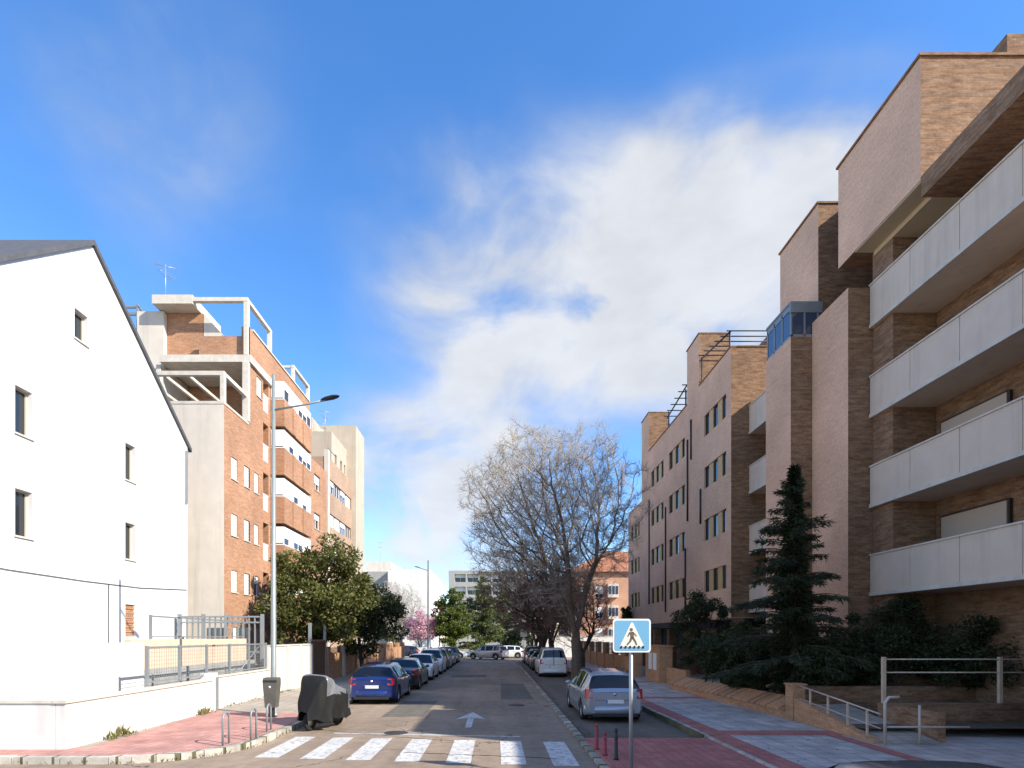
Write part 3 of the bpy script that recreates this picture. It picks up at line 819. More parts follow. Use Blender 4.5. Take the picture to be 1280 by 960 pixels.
# balconies: near stack and middle stack
def balcony(xf, y0, y1, z0, z1):
    n = max(2, round((y1-y0)/1.9)); mb = MB()
    for i in range(n):
        g = .012; mb.box(xf,xf+.14,y0+(y1-y0)*i/n+(g if i else 0),y0+(y1-y0)*(i+1)/n-(g if i < n-1 else 0),z0,z1)
    mb.box(xf+.02,xf+.12,y0+.01,y1-.01,z0+.22,z1-.02); mb.box(xf+.141,13.99,y0,y1,z0,z0+.2)
    b = mb.build('balcony', M['balcony_panel'], RB)
    mb = MB(); mb.box(xf-.04,xf+.18,y0,y1,z1+.002,z1+.05); mb.box(xf-.035,xf-.003,y0,y1,z0,z0+.12)
    mb.build('coping', M['cream_concrete'], b)
    return b
for z0, z1 in ((3.86,5.2),(6.8,8.15),(9.8,11.15),(12.8,14.2)):
    balcony(12.5, 11.32, 18.45, z0, z1)
    balcony(12.7, 22.52, 27.68, z0-.15, z1-.15)
    for ya, yb in ((12.4,14.2),(15.0,17.2),(23.2,24.8),(25.6,27.0)):
        boxes('balcony_door', M['glass'], RB, (13.93,13.985,ya,yb,z0+.21,z0+2.35))
        mb = MB()
        for (p, q, r, s) in ((ya-.06,ya,z0+.21,z0+2.4),(yb,yb+.06,z0+.21,z0+2.4),(ya,yb,z0+2.36,z0+2.42),((ya+yb)/2-.03,(ya+yb)/2+.03,z0+.21,z0+2.35)):
            mb.box(13.90,13.98,p,q,r,s)
        mb.build('door_frame', M['dark_frame'], RB)
        dr = random.choice((.3,.6,1.1,1.5,2.0))
        boxes('door_blind', M['blind_tan'], RB, (13.87,13.898,ya,yb,z0+2.35-dr,z0+2.35))
boxes('balcony_fin', M['brown_brick'], RB, (12.62,13.98,17.55,18.49,0,15.35))
# glazed box on the projecting pier
mb = MB()
for y in (20.65,21.25,21.85,22.4): mb.box(11.03,11.10,y,y+.07,13.75,14.9)
mb.box(11.03,11.12,20.65,22.47,14.75,15.02); mb.box(11.03,11.10,20.65,22.47,13.705,13.8)
for x in (11.5,12.0): mb.box(x,x+.06,20.62,20.68,13.75,14.9)
mb.box(11.0,12.19,20.61,20.7,14.62,15.03); mb.box(11.12,12.19,20.62,20.68,13.705,13.8)
mb.box(11.0,12.19,20.7,22.5,14.98,15.05)
gb = mb.build('glazed_gallery', M['grey_metal'], RB)
mb = MB(); mb.box(11.05,11.07,20.7,22.4,13.75,14.9); mb.box(11.08,12.19,20.64,20.655,13.75,14.65)
mb.build('pane', M['glass_blue'], gb)
# sloping tiled lean-to behind the first terrace
mb = MB()
mb.face([(14.2,24.0,14.6),(20,24.0,17.2),(20,27.6,17.2),(14.2,27.6,14.6)]); mb.face([(14.2,27.6,14.6),(20,27.6,17.2),(20,27.6,14.5),(14.2,27.6,14.5)])
mb.build('lean_to_roof', M['roof_tile'], RB)
# steel pergolas on the terraces
mb = MB()
for x in (11.9, 14.9):
    mb.tube([(x,28.1,15.9),(x,28.1,18.0)], .04, 6); mb.tube([(x,31.9,15.9),(x,31.9,18.6)], .04, 6); mb.tube([(x,28.0,18.0),(x,32.0,18.6)], .045, 6)
for i in range(6):
    y = 28.0+.78*i; mb.tube([(11.7,y,18.02+.15*i),(15.4,y,18.02+.15*i)], .03, 5)
mb.build('pergola', M['dark_metal'], RB)
mb = MB()
for x in (11.9, 13.9):
    for y in (34.6, 38.0): mb.tube([(x,y,15.7),(x,y,18.0)], .05, 6)
    mb.tube([(x,34.3,18.2),(x,38.4,17.7)], .05, 6)
for i in range(6): mb.tube([(11.6,34.4+.75*i,18.2-.09*i),(14.3,34.4+.75*i,18.2-.09*i)], .035, 5)
mb.build('pergola', M['dark_metal'], RB)
mb = MB()
for y, z0, z1 in ((33.9,9.6,14.6),(33.3,13.2,15.6),(38.3,4.2,11.5),(34.3,4.2,8),(42.4,5,13),(31.75,9,11)):
    mb.tube([(X5-.05,y,z0),(X5-.05,y,z1)], .05, 6)
mb.build('downpipe', M['dark_metal'], RB)
# ground floor: set-back dark glazed front and piers
for y in (28.0,31.5,35,38.5,42,45.5,48.6): boxes('pier', M['brown_brick'], RB, (12.0,12.5,y-.25,y+.25,.13,3.44))
boxes('ground_wall', M['brown_brick'], RB, (13.0,14.98,28.0,49,.12,1.7),(12.6,14.98,48.9,49.15,.12,3.44))
for i in range(8):
    y = 28.3+2.55*i; boxes('shop_front', M['glass_blue'], RB, (13.1,13.16,y,y+2.35,1.74,3.1)); boxes('shop_post', M['dark_metal'], RB, (13.04,13.2,y+2.36,y+2.54,1.702,3.44))
boxes('shop_fascia', M['dark_metal'], RB, (13.02,13.2,28.3,48.6,3.12,3.43))
boxes('canopy', M['dark_metal'], RB, (9.7,12.9,31.0,38.0,3.02,3.3))

# ---- lower wing of the same complex, behind the viewer's right shoulder
LW = thing('low_wing', 'lower brick wing adjoining the long shaded apartment block', 'building', (11.7,-10,0))
mb = MB(); vol(mb, 11.7, 24, -14, 6.9, 0, 8.8, {'w': [(y,y+1.4,z,z+1.3) for y in range(-12,6,3) for z in (1.2,4.2,6.6)]}, skip='d')
vol(mb, 11.7, 24, 6.9, 11.28, 0, 10.9, {'w': [(8,9.4,z,z+1.3) for z in (1.2,4.2,7.2)]}, skip='d')
mb.build('wall', M['pale_brick'], LW)
boxes('window', M['glass'], LW, *[(11.88,11.93,y,y+1.4,z,z+1.3) for y in range(-12,6,3) for z in (1.2,4.2,6.6)])

# ---- red brick villas beyond, right
RV = thing('brick_house', 'orange brick house with tiled hip roof and white bay windows beyond the bare trees', 'house', (9.6,60,0))
vh = [(12.4,13.4,z,z+1.5) for z in (2.2,4.8,7.4)] + [(10.3,11.0,z,z+1.3) for z in (4.9,7.5)]
mb = MB(); vol(mb, 9.4, 24, 69, 83, 0, 10.6, {'s': vh, 'w': [(71+3*i,72.3+3*i,z,z+1.4) for i in range(4) for z in (2.2,4.8,7.4)]}, skip='d')
mb.build('wall', M['villa_brick'], RV)
mb = MB()
e = [(8.9,68.5,10.6),(24.5,68.5,10.6),(24.5,83.5,10.6),(8.9,83.5,10.6)]; rg = [(15,75,14.2),(18.5,76,14.2)]
mb.face([e[0],e[1],rg[1],rg[0]]); mb.face([e[1],e[2],rg[1]]); mb.face([e[2],e[3],rg[0],rg[1]]); mb.face([e[3],e[0],rg[0]]); mb.face(e)
mb.build('roof', M['roof_tile'], RV)
for h in vh: window(RV, 'y', 69, -1, h, .15, 'halfblind', M['white_alu'])
for i in range(4):
    for z in (2.2,4.8,7.4): window(RV, 'x', 9.4, -1, (71+3*i,72.3+3*i,z,z+1.4), .15, 'halfblind', M['white_alu'])
boxes('bay_window', M['cream_plaster'], RV, *[(13.9,15.2,68.4,69,z,z+1.7) for z in (2.0,4.7,7.4)])
boxes('bay_glass', M['glass_blue'], RV, *[(14.0+.42*i,14.3+.42*i,68.36,68.398,z+.4,z+1.4) for z in (2.0,4.7,7.4) for i in range(3)])

# ---- far blocks across the cross street
P1 = thing('apartment_building', 'pale grey slab block with a blank sunlit wall far down the street', 'building', (-12,100,0))
ph = [(102+3*i,103.6+3*i,z,z+1.4) for i in range(6) for z in (2,5,8,11)]
mb = MB(); vol(mb, -19.6, -12, 100, 122, 0, 14.7, {'e': ph}, skip='d'); mb.build('wall', M['old_white'], P1)
mb = MB(); sh2 = [(-24+1.5*i,-23+1.5*i,z,z+1.4) for i in range(3) for z in (2,5,8,11)]
vol(mb, -26, -19.62, 101.5, 118, 0, 14.5, {'s': sh2}, skip='d'); mb.build('stair_wing', M['grey_concrete'], P1)
boxes('roof_house', M['cream_plaster'], P1, (-24.5,-19.8,104,112,14.5,16.6), (-19.4,-18,103,105,14.7,15.6))
for h in ph: window(P1, 'x', -12, 1, h, .2, 'halfblind', M['white_alu'], sill=False)
for h in sh2: window(P1, 'y', 101.5, -1, h, .2, 'glass', M['white_alu'], sill=False)
antenna(P1, -22, 105, 16.6, 4)
P2 = thing('apartment_building', 'distant grey block with long glazed balconies above the conifer', 'building', (-6,140,0))
mb = MB(); gl = [(-10.5+3.2*i,-7.7+3.2*i,z,z+2.0,1.2) for i in range(5) for z in (3,6.4,9.8,13.2,16.4)]
vol(mb, -12, 8, 140, 152, 0, 19.3, {'s': gl}, skip='d'); mb.box(-4,8,139.4,139.98,18.9,19.25)
mb.build('wall', M['grey_concrete'], P2)
for h in gl: window(P2, 'y', 140, -1, h, 1.1, 'halfblind', M['white_alu'], sill=False)
P4 = thing('apartment_building', 'distant cream block at the end of the cross street behind the villas', 'building', (30,110,0))
mb = MB(); g4 = [(20+3*i,21.5+3*i,z,z+1.4) for i in range(8) for z in (2,5,8)]
vol(mb, 18, 46, 112, 125, 0, 11.5, {'s': g4}, skip='d'); mb.build('wall', M['cream_plaster'], P4)
for h in g4: window(P4, 'y', 112, -1, h, .2, 'halfblind', M['white_alu'], sill=False)
P5 = thing('apartment_building', 'distant plain cream block on the far side behind the evergreen trees', 'building', (-50,100,0))
mb = MB(); g5 = [(-58+3*i,-56.5+3*i,z,z+1.4) for i in range(10) for z in (2,5,8)]
vol(mb, -60, -28, 104, 118, 0, 12, {'s': g5}, skip='d'); mb.build('wall', M['cream_plaster'], P5)
for h in g5: window(P5, 'y', 104, -1, h, .2, 'halfblind', M['white_alu'], sill=False)
# ------------------------------------------------------------------ boundary walls, fences, furniture
def wallthing(name, label, cat, loc=(0,0,0)): return thing(name, label, cat, loc)
g = thing('garden_wall', 'low white rendered garden wall along the pink corner tiles', 'wall', (-9.1,14,.12))
mb = MB(); mb.box(-9.25,-9.05,11.6,17.55,0,1.1); mb.box(-40,-9.26,11.6,11.8,0,1.1); mb.build('wall', M['old_white'], g)
boxes('coping', M['cream_concrete'], g, (-9.29,-9.01,11.56,17.55,1.102,1.16),(-40,-9.3,11.57,11.83,1.102,1.16))
g = thing('garden_wall', 'white rendered garden wall under the wire mesh fence, past the step pillar', 'wall', (-9.2,20,.12))
mb = MB(); mb.box(-9.4,-9.18,17.9,22.4,0,1.16); mb.box(-9.42,-9.02,17.56,17.88,0,1.34); mb.build('wall', M['old_white'], g)
boxes('coping', M['cream_concrete'], g, (-9.44,-9.14,17.9,22.4,1.162,1.21))
boxes('downpipe', M['grey_metal'], g, (-9.015,-8.95,17.75,17.82,.13,1.2))
g = thing('ramp', 'grey concrete ramp base with a cream wall rising behind the mesh fence', 'ramp', (-10.6,18,0))
mb = MB(); mb.box(-10.7,-10.5,16.4,24,.12,1.5); mb.build('base_wall', M['grey_concrete'], g)
boxes('end_wall', M['old_white'], g, (-10.75,-10.45,12.2,16.38,.12,2.33))
boxes('upper_wall', M['peach'], g, (-11.05,-10.85,16.4,24,.12,2.42))
boxes('walkway', M['grey_concrete'], g, (-14.1,-11.06,16.4,24,1.502,1.56))
def mesh_fence(name, label, x, y0, y1, z0, z1, n, wire=True, step=.11):
    t = thing(name, label, 'fence', (x, y0, z0))
    mb = MB()
    mb.box(x-.025,x+.025,y0,y1,z1-.05,z1)
    mb.box(x-.02,x+.02,y0,y1,z0+.06,z0+.1)
    mb.build('rail', M['grey_metal'], t)
    for i in range(n):
        y = y0+(y1-y0)*i/(n-1)
        boxes('post', M['grey_metal'], t, (x-.035,x+.035,y-.035,y+.035,z0,z1+.02))
    if wire:
        mb = MB(); r = .004
        k = int((y1-y0)/step)
        for i in range(k): mb.box(x-r,x+r,y0+step*i-r,y0+step*i+r,z0+.1,z1-.05)
        k = int((z1-z0)/step)
        for i in range(k): mb.box(x-r,x+r,y0,y1,z0+.1+step*i-r,z0+.1+step*i+r)
        mb.build('wire_mesh', M['grey_metal'], t)
    return t
mf = mesh_fence('mesh_fence', 'grey wire mesh fence standing on the white garden wall', -9.3, 14.7, 22.3, 1.2, 2.24, 6)
mb = MB(); mb.tube([(-9.3,20.1,1.3),(-9.3,21.7,2.15)], .02, 6); mb.build('brace', M['grey_metal'], mf)
mesh_fence('mesh_fence', 'grey tube railing on the cream ramp wall, in front of the white gable', -10.95, 17.5, 23.9, 2.42, 3.18, 3, False)
mf = thing('metal_gate', 'dark grey barred metal gates beside the ramp below the cream end wall', 'gate', (-12.6,24.3,0))
mb = MB()
for i in range(15): mb.box(-13.9+.25*i,-13.85+.25*i,24.3,24.36,.2,3.35)
for z in (.3,1.8,3.1,3.35): mb.box(-13.95,-10.3,24.29,24.37,z,z+.07)
mb.build('gate_leaf', M['grey_metal'], mf)
for x in (-13.95,-12.9,-11.9,-10.3): boxes('post', M['grey_metal'], mf, (x-.06,x+.06,24.26,24.4,.12,3.5))
boxes('panel', M['grey_concrete'], mf, (-12.8,-12.0,24.42,24.46,.2,2.9),(-11.5,-10.9,24.42,24.46,.2,2.9))
g = thing('garden_wall', 'tall white boundary wall striped by sun and shade behind the covered scooter', 'wall', (-9.2,25,.12))
mb = MB(); mb.box(-9.42,-9.2,22.42,27.6,0,2.1); mb.build('wall', M['old_white'], g)
boxes('coping', M['cream_concrete'], g, (-9.46,-9.16,22.42,27.6,2.102,2.16))
for y in (22.7,24.3,25.9,27.4): boxes('pier', M['cream_concrete'], g, (-9.198,-9.12,y-.12,y+.12,.12,2.1))
g = thing('slat_gate', 'brown slatted gate between the white wall and the brick wall', 'gate', (-9.3,28.6,.12))
mb = MB()
for i in range(14): mb.box(-9.34,-9.3,27.75+.165*i,27.87+.165*i,.2,2.35)
for z in (.4,1.9): mb.box(-9.39,-9.345,27.7,30.1,z,z+.08)
mb.build('slat_panel', M['wood_slat'], g)
for y in (27.68,30.1): boxes('post', M['grey_metal'], g, (-9.4,-9.26,y-.06,y+.06,.12,3.2))
g = thing('brick_wall', 'reddish brick boundary wall with piers under the evergreen trees', 'wall', (-9.4,40,.12))
mb = MB(); mb.box(-9.55,-9.3,30.2,55.5,0,1.55); mb.build('wall', M['wall_brick'], g)
for i in range(9):
    y = 30.5+3.1*i; boxes('pier', M['wall_brick'] if i != 1 else M['cream_plaster'], g, (-9.62,-9.2,y-.22,y+.22,.1,1.95))
mb = MB()
for i in range(8):
    for k in range(6): mb.box(-9.45,-9.4,30.75+3.1*i,33.35+3.1*i,1.57+.055*k*1.0,1.6+.055*k)
mb.build('slat_panel', M['wood_slat'], g)

# street lamp + bin
def lamp(label, x, y, zt, arm, s=1, mat=None, head=True):
    mat = mat or M['lamp_grey']
    t = thing('street_lamp', label, 'street lamp', (x,y,.12))
    mb = MB(); mb.lathe((x,y,0), [(0,.12),(.17,.12),(.17,.16),(.11,.2),(.105,1.1),(.085,1.2),(.05,zt),(0,zt+.01)], 14); mb.build('pole', mat, t)
    mb = MB()
    za = zt-.95
    mb.tube([(x,y,za-.12),(x+arm*.45,y,za+.03),(x+arm*.8,y,za+.18)], [.035,.03,.03], 8)
    a = mb.build('arm', mat, t)
    mb = MB()
    L = .55; x0 = x+arm*.74; z0 = za+.19
    prof = [(0,.04,.03),(.12,.10,.05),(.35,.13,.055),(.5,.10,.03),(.56,.02,.01)]
    vs = []; fs = []; n = 10
    for d, w, h in prof:
        for k in range(n):
            q = 2*PI*k/n
            vs.append((x0+math.copysign(d,arm), y+w*math.cos(q), z0+.22*d+h*math.sin(q)))
    for i in range(len(prof)-1):
        for k in range(n): fs.append((i*n+k,i*n+(k+1)%n,(i+1)*n+(k+1)%n,(i+1)*n+k))
    fs += [tuple(range(n)), tuple(range((len(prof)-1)*n, len(prof)*n))]
    mb.raw(vs, fs); mb.build('lamp_head', M['dark_metal'], t)
    return t
lamp('tall grey street lamp rising behind the litter bin', -6.75, 16.75, 10.45, 1.95)
b = thing('litter_bin', 'dark litter bin on a post in front of the tall street lamp', 'litter bin', (-6.62,16.3,.13))
mb = MB(); x, y = -6.62, 16.3
for (w0, z0), (w1, z1) in (((.155,.42),(.205,1.1)),((.205,1.1),(.205,1.24)),((.205,1.24),(.19,1.3)),((.19,1.3),(0,1.31)),((0,.42),(.155,.42))):
    k0 = [(x-w0,y-w0*.8,z0),(x+w0,y-w0*.8,z0),(x+w0,y+w0*.8,z0),(x-w0,y+w0*.8,z0)]; k1 = [(x-w1,y-w1*.8,z1),(x+w1,y-w1*.8,z1),(x+w1,y+w1*.8,z1),(x-w1,y+w1*.8,z1)]
    for i in range(4): mb.face([k0[i],k0[(i+1)%4],k1[(i+1)%4],k1[i]])
mb.build('bin_body', M['bin_grey'], b)
mb = MB(); mb.box(x-.205,x+.205,y-.172,y-.166,1.17,1.23); mb.build('rim', M['dark_metal'], b)
mb = MB(); mb.lathe((x,y-.153,1.03), [(0,-.014),(.035,-.014),(.035,0)], 12, 'y'); mb.build('badge', M['plate'], b)
mb = MB(); mb.box(x-.075,x+.075,y-.06,y+.06,.12,.42); mb.box(x-.13,x+.13,y-.1,y+.1,.12,.15); mb.build('post', M['dark_metal'], b)

# hoops
def hoop(x, y, rot, h, label):
    t = tag(hoopmb(x, y, rot, h).build('bike_hoop', M['grey_metal']), label, 'bike hoop', 'hoops on the street corner')
def hoopmb(x, y, rot, h):
    mb = MB(); w = .15; dx, dy = math.cos(rot)*w, math.sin(rot)*w
    pts = [(x-dx,y-dy,.12)] + [(x-dx*math.cos(PI*i/8), y-dy*math.cos(PI*i/8), .12+h-.14+.14*math.sin(PI*i/8)) for i in range(9)] + [(x+dx,y+dy,.12)]
    mb.tube(pts, .024, 8)
    for s in (-1,1): mb.lathe((x+s*dx,y+s*dy,.125), [(0,.012),(.05,.01),(.05,0)], 10)
    return mb
hoop(-5.92,12.1,1.6,.72,'grey tube hoop standing on the pink tiles, first from the kerb corner')
hoop(-5.6,12.75,1.6,.72,'grey tube hoop between the two other hoops on the pink tiles')
hoop(-5.72,13.9,1.65,.68,'grey tube hoop closest to the litter bin')

# pedestrian crossing sign
sg = thing('crossing_sign', 'square blue pedestrian crossing sign on a grey pole by the red paving', 'road sign', (2.25,9.2,.085))
x, y = 2.25, 9.2
mb = MB(); mb.tube([(x,y,.085),(x,y,2.72)], .033, 14); mb.lathe((x,y,.087), [(0,.02),(.11,.02),(.11,0)], 14)
mb.build('pole', M['steel'], sg)
def rrect(cx, cz, w, h, r, n=5):
    p = []
    for (sx, sz, a) in ((1,-1,-90),(1,1,0),(-1,1,90),(-1,-1,180)):
        for i in range(n+1):
            q = R(a+90*i/n); p.append((cx+sx*(w/2-r)+r*math.cos(q), cz+sz*(h/2-r)+r*math.sin(q)))
    return p
def plate(mb, poly, y0, y1, m=0):
    mb.face([(px,y0,pz) for px,pz in poly], m); mb.face([(px,y1,pz) for px,pz in poly][::-1], m)
    for i in range(len(poly)):
        (xa,za),(xb,zb) = poly[i], poly[(i+1)%len(poly)]
        mb.face([(xa,y0,za),(xb,y0,zb),(xb,y1,zb),(xa,y1,za)], m)
cz = 2.52; W, H_ = .625, .555
mb = MB(); plate(mb, rrect(x,cz,W,H_,.05), y-.062, y-.034); mb.build('sign_rim', M['sign_white'], sg)
mb = MB(); plate(mb, rrect(x,cz,W-.055,H_-.055,.035), y-.066, y-.0622); face = mb.build('sign_face', M['sign_blue'], sg)
mb = MB(); plate(mb, [(x-.205,cz-.185),(x+.205,cz-.185),(x+.015,cz+.215),(x-.015,cz+.215)], y-.0685, y-.0662); mb.build('triangle', M['sign_cream'], face)
mb = MB(); ya, yb = y-.071, y-.0687
def stroke(p, q, w0, w1):
    d = Vector((q[0]-p[0], q[1]-p[1])); n_ = Vector((-d.y, d.x)).normalized()
    plate(mb, [(p[0]+n_.x*w0, p[1]+n_.y*w0),(p[0]-n_.x*w0, p[1]-n_.y*w0),(q[0]-n_.x*w1, q[1]-n_.y*w1),(q[0]+n_.x*w1, q[1]+n_.y*w1)], ya, yb)
hx, hz = x-.012, cz+.098
plate(mb, [(hx+.027*math.cos(2*PI*i/14), hz+.030*math.sin(2*PI*i/14)) for i in range(14)], ya, yb)
stroke((hx+.003,hz-.036),(x+.005,cz-.035),.034,.026)
stroke((x+.012,cz-.03),(x+.052,cz-.095),.02,.015); stroke((x+.052,cz-.09),(x+.078,cz-.158),.014,.012)
stroke((x-.008,cz-.03),(x-.03,cz-.10),.02,.015); stroke((x-.03,cz-.095),(x-.085,cz-.155),.014,.012)
stroke((hx+.028,hz-.045),(x+.075,cz-.012),.011,.009); stroke((hx-.026,hz-.045),(x-.07,cz-.018),.011,.009)
mb.build('walking_figure', plain('sign_figure', (.14,.10,.07), .5), face)
mb = MB()
for i in range(6): plate(mb, [(x-.20+.073*i,cz-.212),(x-.165+.073*i,cz-.212),(x-.158+.072*i,cz-.168),(x-.188+.072*i,cz-.168)], ya, yb)
mb.build('zebra_bars', M['sign_black'], face)
mb = MB()
for z in (cz+.12, cz-.12): mb.box(x-.05,x+.05,y-.036,y+.04,z-.02,z+.02)
mb.build('bracket', M['steel'], sg)

# bollards
def bollard(x, y, h, r, mat, label):
    t = thing('bollard', label, 'bollard', (x,y,.085))
    mb = MB(); mb.lathe((x,y,.085), [(0,0),(r*1.5,0),(r*1.5,.03),(r*1.1,.05),(r,h*.8),(r*.55,h*.82),(r*.6,h*.85),(r*.95,h*.88),(r*.9,h*.96),(r*.4,h),(0,h+.005)], 14)
    mb.build('post', mat, t)
    mb = MB(); mb.lathe((x,y,.085), [(r*1.06,h*.66),(r*1.08,h*.68),(r*1.08,h*.72),(r*1.02,h*.74)], 14); mb.build('band', mat, t)
bollard(2.16,11.85,.56,.036,M['red_paint'],'taller of the two short red bollards by the kerb')
bollard(2.22,11.25,.48,.036,M['red_paint'],'shorter of the two red bollards, closer to the zebra crossing')
bollard(2.36,10.85,.62,.034,M['dark_metal'],'slim dark bollard beside the red bollards')

# brick planter wall, pier, ramp, handrail
g = thing('planter_wall', 'low brick planter wall with sloping brick coping along the grey footway', 'wall', (8.2,20,.125))
ya, yb = 16.05, 25.2
def px_(y): return 8.42 - .055*(y-16)
mb = MB()
k = 24
for i in range(k):
    y0, y1 = ya+(yb-ya)*i/k, ya+(yb-ya)*(i+1)/k
    xa, xb = px_(y0), px_(y1)
    mb.face([(xa,y0,.12),(xb,y1,.12),(xb,y1,.4),(xa,y0,.4)])
    mb.face([(xa+.55,y0,.12),(xb+.55,y1,.12),(xb+.55,y1,.64),(xa+.55,y0,.64)])
mb.face([(px_(yb),yb,.12),(px_(yb)+.55,yb,.12),(px_(yb)+.55,yb,.64),(px_(yb),yb,.4)])
mb.build('wall', M['wall_brick'], g)
mb = MB()
for i in range(k):
    y0, y1 = ya+(yb-ya)*i/k, ya+(yb-ya)*(i+1)/k; xa, xb = px_(y0), px_(y1)
    mb.face([(xa,y0,.385),(xb,y1,.385),(xb+.55,y1,.65),(xa+.55,y0,.65)])
mb.build('mortar_bed', M['mortar'], g)
mb = MB(); y = ya
random.seed(5)
while y < yb - .07:   # header bricks laid on a slope
    w = .078; xa = px_(y); j = random.uniform(-.007,.007); q = 0 if random.random() < .72 else 1
    a0 = (xa-.05,.42+j); a1 = (xa+.56,.71+j); th = .07
    A4 = [(a0[0],y,a0[1]),(a0[0],y+w,a0[1]),(a1[0],y+w,a1[1]),(a1[0],y,a1[1])]; B4 = [(p[0],p[1],p[2]-th) for p in A4]
    mb.face(A4, q)
    for s in range(4): mb.face([B4[s],B4[(s+1)%4],A4[(s+1)%4],A4[s]], q)
    y += .104
mb.build('coping', [M['coping_brick_a'], M['coping_brick_b']], g)
g = thing('entrance_ramp', 'brick entrance ramp with a square pier and a side wall falling to the footway', 'ramp', (8.5,14,.125))
mb = MB(); mb.box(8.4,8.75,15.62,16.02,.1,1.12); mb.box(8.36,8.79,15.58,16.04,1.122,1.17); mb.build('pier', M['wall_brick'], g)
mb = MB(); pr = [(15.6,.12),(15.6,.78),(12.3,.16),(12.3,.12)]
for xx in (8.42,8.66): mb.face([(xx,y,z) for y,z in pr])
for i in range(4):
    (y0,z0),(y1,z1) = pr[i], pr[(i+1)%4]; mb.face([(8.42,y0,z0),(8.66,y0,z0),(8.66,y1,z1),(8.42,y1,z1)])
mb.build('side_wall', M['wall_brick'], g)
mb = MB(); mb.face([(8.67,12.2,.135),(9.9,12.2,.135),(9.9,15.6,.60),(8.67,15.6,.60)]); mb.build('ramp_floor', M['pave_beige'], g)
boxes('back_wall', M['brown_brick'], g, (8.8,16.5,16.1,16.35,.12,1.05),(9.92,10.1,12.4,14.1,.12,.79),(9.92,16.5,14.12,14.35,.12,.79))
g = thing('handrail', 'cream tube handrail sloping down beside the entrance ramp', 'railing', (8.5,14,.125))
def hr(y): return (1.12-.12)+ (y-15.5)*.105+.12
mb = MB(); mb.tube([(8.54,15.56,hr(15.56)),(8.54,12.25,hr(12.25)-.0)], .020, 8); mb.tube([(8.54,15.56,hr(15.56)-.36),(8.54,12.25,hr(12.25)-.32)], .014, 8); mb.build('rail', M['white_metal'], g)
for y in (15.0,14.2,13.4,12.7): 
    boxes('post', M['cream_metal'], g, (8.52,8.56,y-.02,y+.02,.12+(y-12.2)*.19,hr(y)))
mb = MB(); mb.tube([(8.54,12.12,.12),(8.54,12.12,1.05),(8.62,12.12,1.17),(8.85,12.12,1.18)], .032, 10); mb.build('post', M['white_metal'], g)
mb = MB(); mb.tube([(8.54,12.12,.52),(10.4,12.12,.52)], .02, 8); mb.tube([(9.3,12.12,.12),(9.3,12.12,1.0)], .025, 8); mb.build('rail', M['white_metal'], g)
g = thing('railing', 'cream railing with one tall post on the brick wall before the dark hedge', 'railing', (9.6,14.2,.79))
mb = MB()
for z in (1.92,1.58): mb.tube([(9.98,14.24,z),(16,14.24,z)], .018, 8)
mb.build('rail', M['cream_metal'], g)
for x in (10.0,13,16): boxes('post', M['cream_metal'], g, (x-.04,x+.04,14.2,14.28,.79,1.98))

# boundary wall of the long block, with entrance pier
g = thing('entrance_pier', 'brick entrance pier with pale notice panels at the end of the planter', 'pier', (8.4,29.6,.125))
mb = MB(); mb.box(8.37,9.05,28.3,30.9,.12,1.98); mb.build('pier', M['wall_brick'], g)
boxes('coping', M['wall_brick'], g, (8.31,9.11,28.24,30.96,1.982,2.06))
boxes('notice_panel', M['sign_white'], g, (8.335,8.366,28.75,29.35,.75,1.65),(8.335,8.366,29.6,30.2,.75,1.65), bevel=.008)
g = thing('brick_wall', 'brick boundary wall topped with brown slats along the shaded footway', 'wall', (8.4,42,.125))
mb = MB(); mb.box(8.4,8.65,33.2,56,.12,1.25); mb.box(8.7,8.9,25.3,28.2,.12,.95); mb.build('wall', M['wall_brick'], g)
for i in range(8): boxes('pier', M['wall_brick'], g, (8.32,8.75,33.2+3.2*i-.2,33.2+3.2*i+.2,.12,2.1))
for i in range(7):
    mb = MB()
    for k in range(8): mb.box(8.5,8.54,33.42+3.2*i,36.18+3.2*i,1.3+.1*k,1.37+.1*k)
    mb.build('slat_panel', M['wood_slat'], g)
g = thing('garden_wall', 'white sunlit wall beside the bare street trees, before the brick house', 'wall', (6,66.8,0))
mb = MB(); mb.box(4.6,16,67.0,67.25,0,2.55); mb.build('wall', M['old_white'], g); boxes('coping', M['cream_concrete'], g, (4.55,16,66.95,67.3,2.552,2.62))
g = thing('garden_wall', 'low pale wall under the pink blossom across the cross street', 'wall', (-14,67,0))
mb = MB(); mb.box(-26,-8.5,67.2,67.45,0,1.2); mb.build('wall', M['old_white'], g)
lp = lamp('slim dark far street lamp standing by the pink blossom', -7.2, 58.5, 10.6, -1.2, mat=M['dark_metal'])
boxes('cabinet', plain('green_cabinet', (.03,.10,.075), .5), lp, (-7.6,-6.8,58.2,58.8,.12,.95))
lamp('slim pale far street lamp by the white sunlit wall', 5.2, 61.8, 8.0, -1.0)
g = thing('road_sign', 'small far sign post with a plain white plate by the conifers', 'road sign', (2.8,57.6,.1))
mb = MB(); mb.tube([(2.9,57.6,0),(2.9,57.6,3.2)], .035, 8); mb.build('pole', M['steel'], g)
mb = MB(); mb.box(2.55,3.25,57.52,57.55,2.5,3.15); mb.build('plate', M['sign_white'], g)
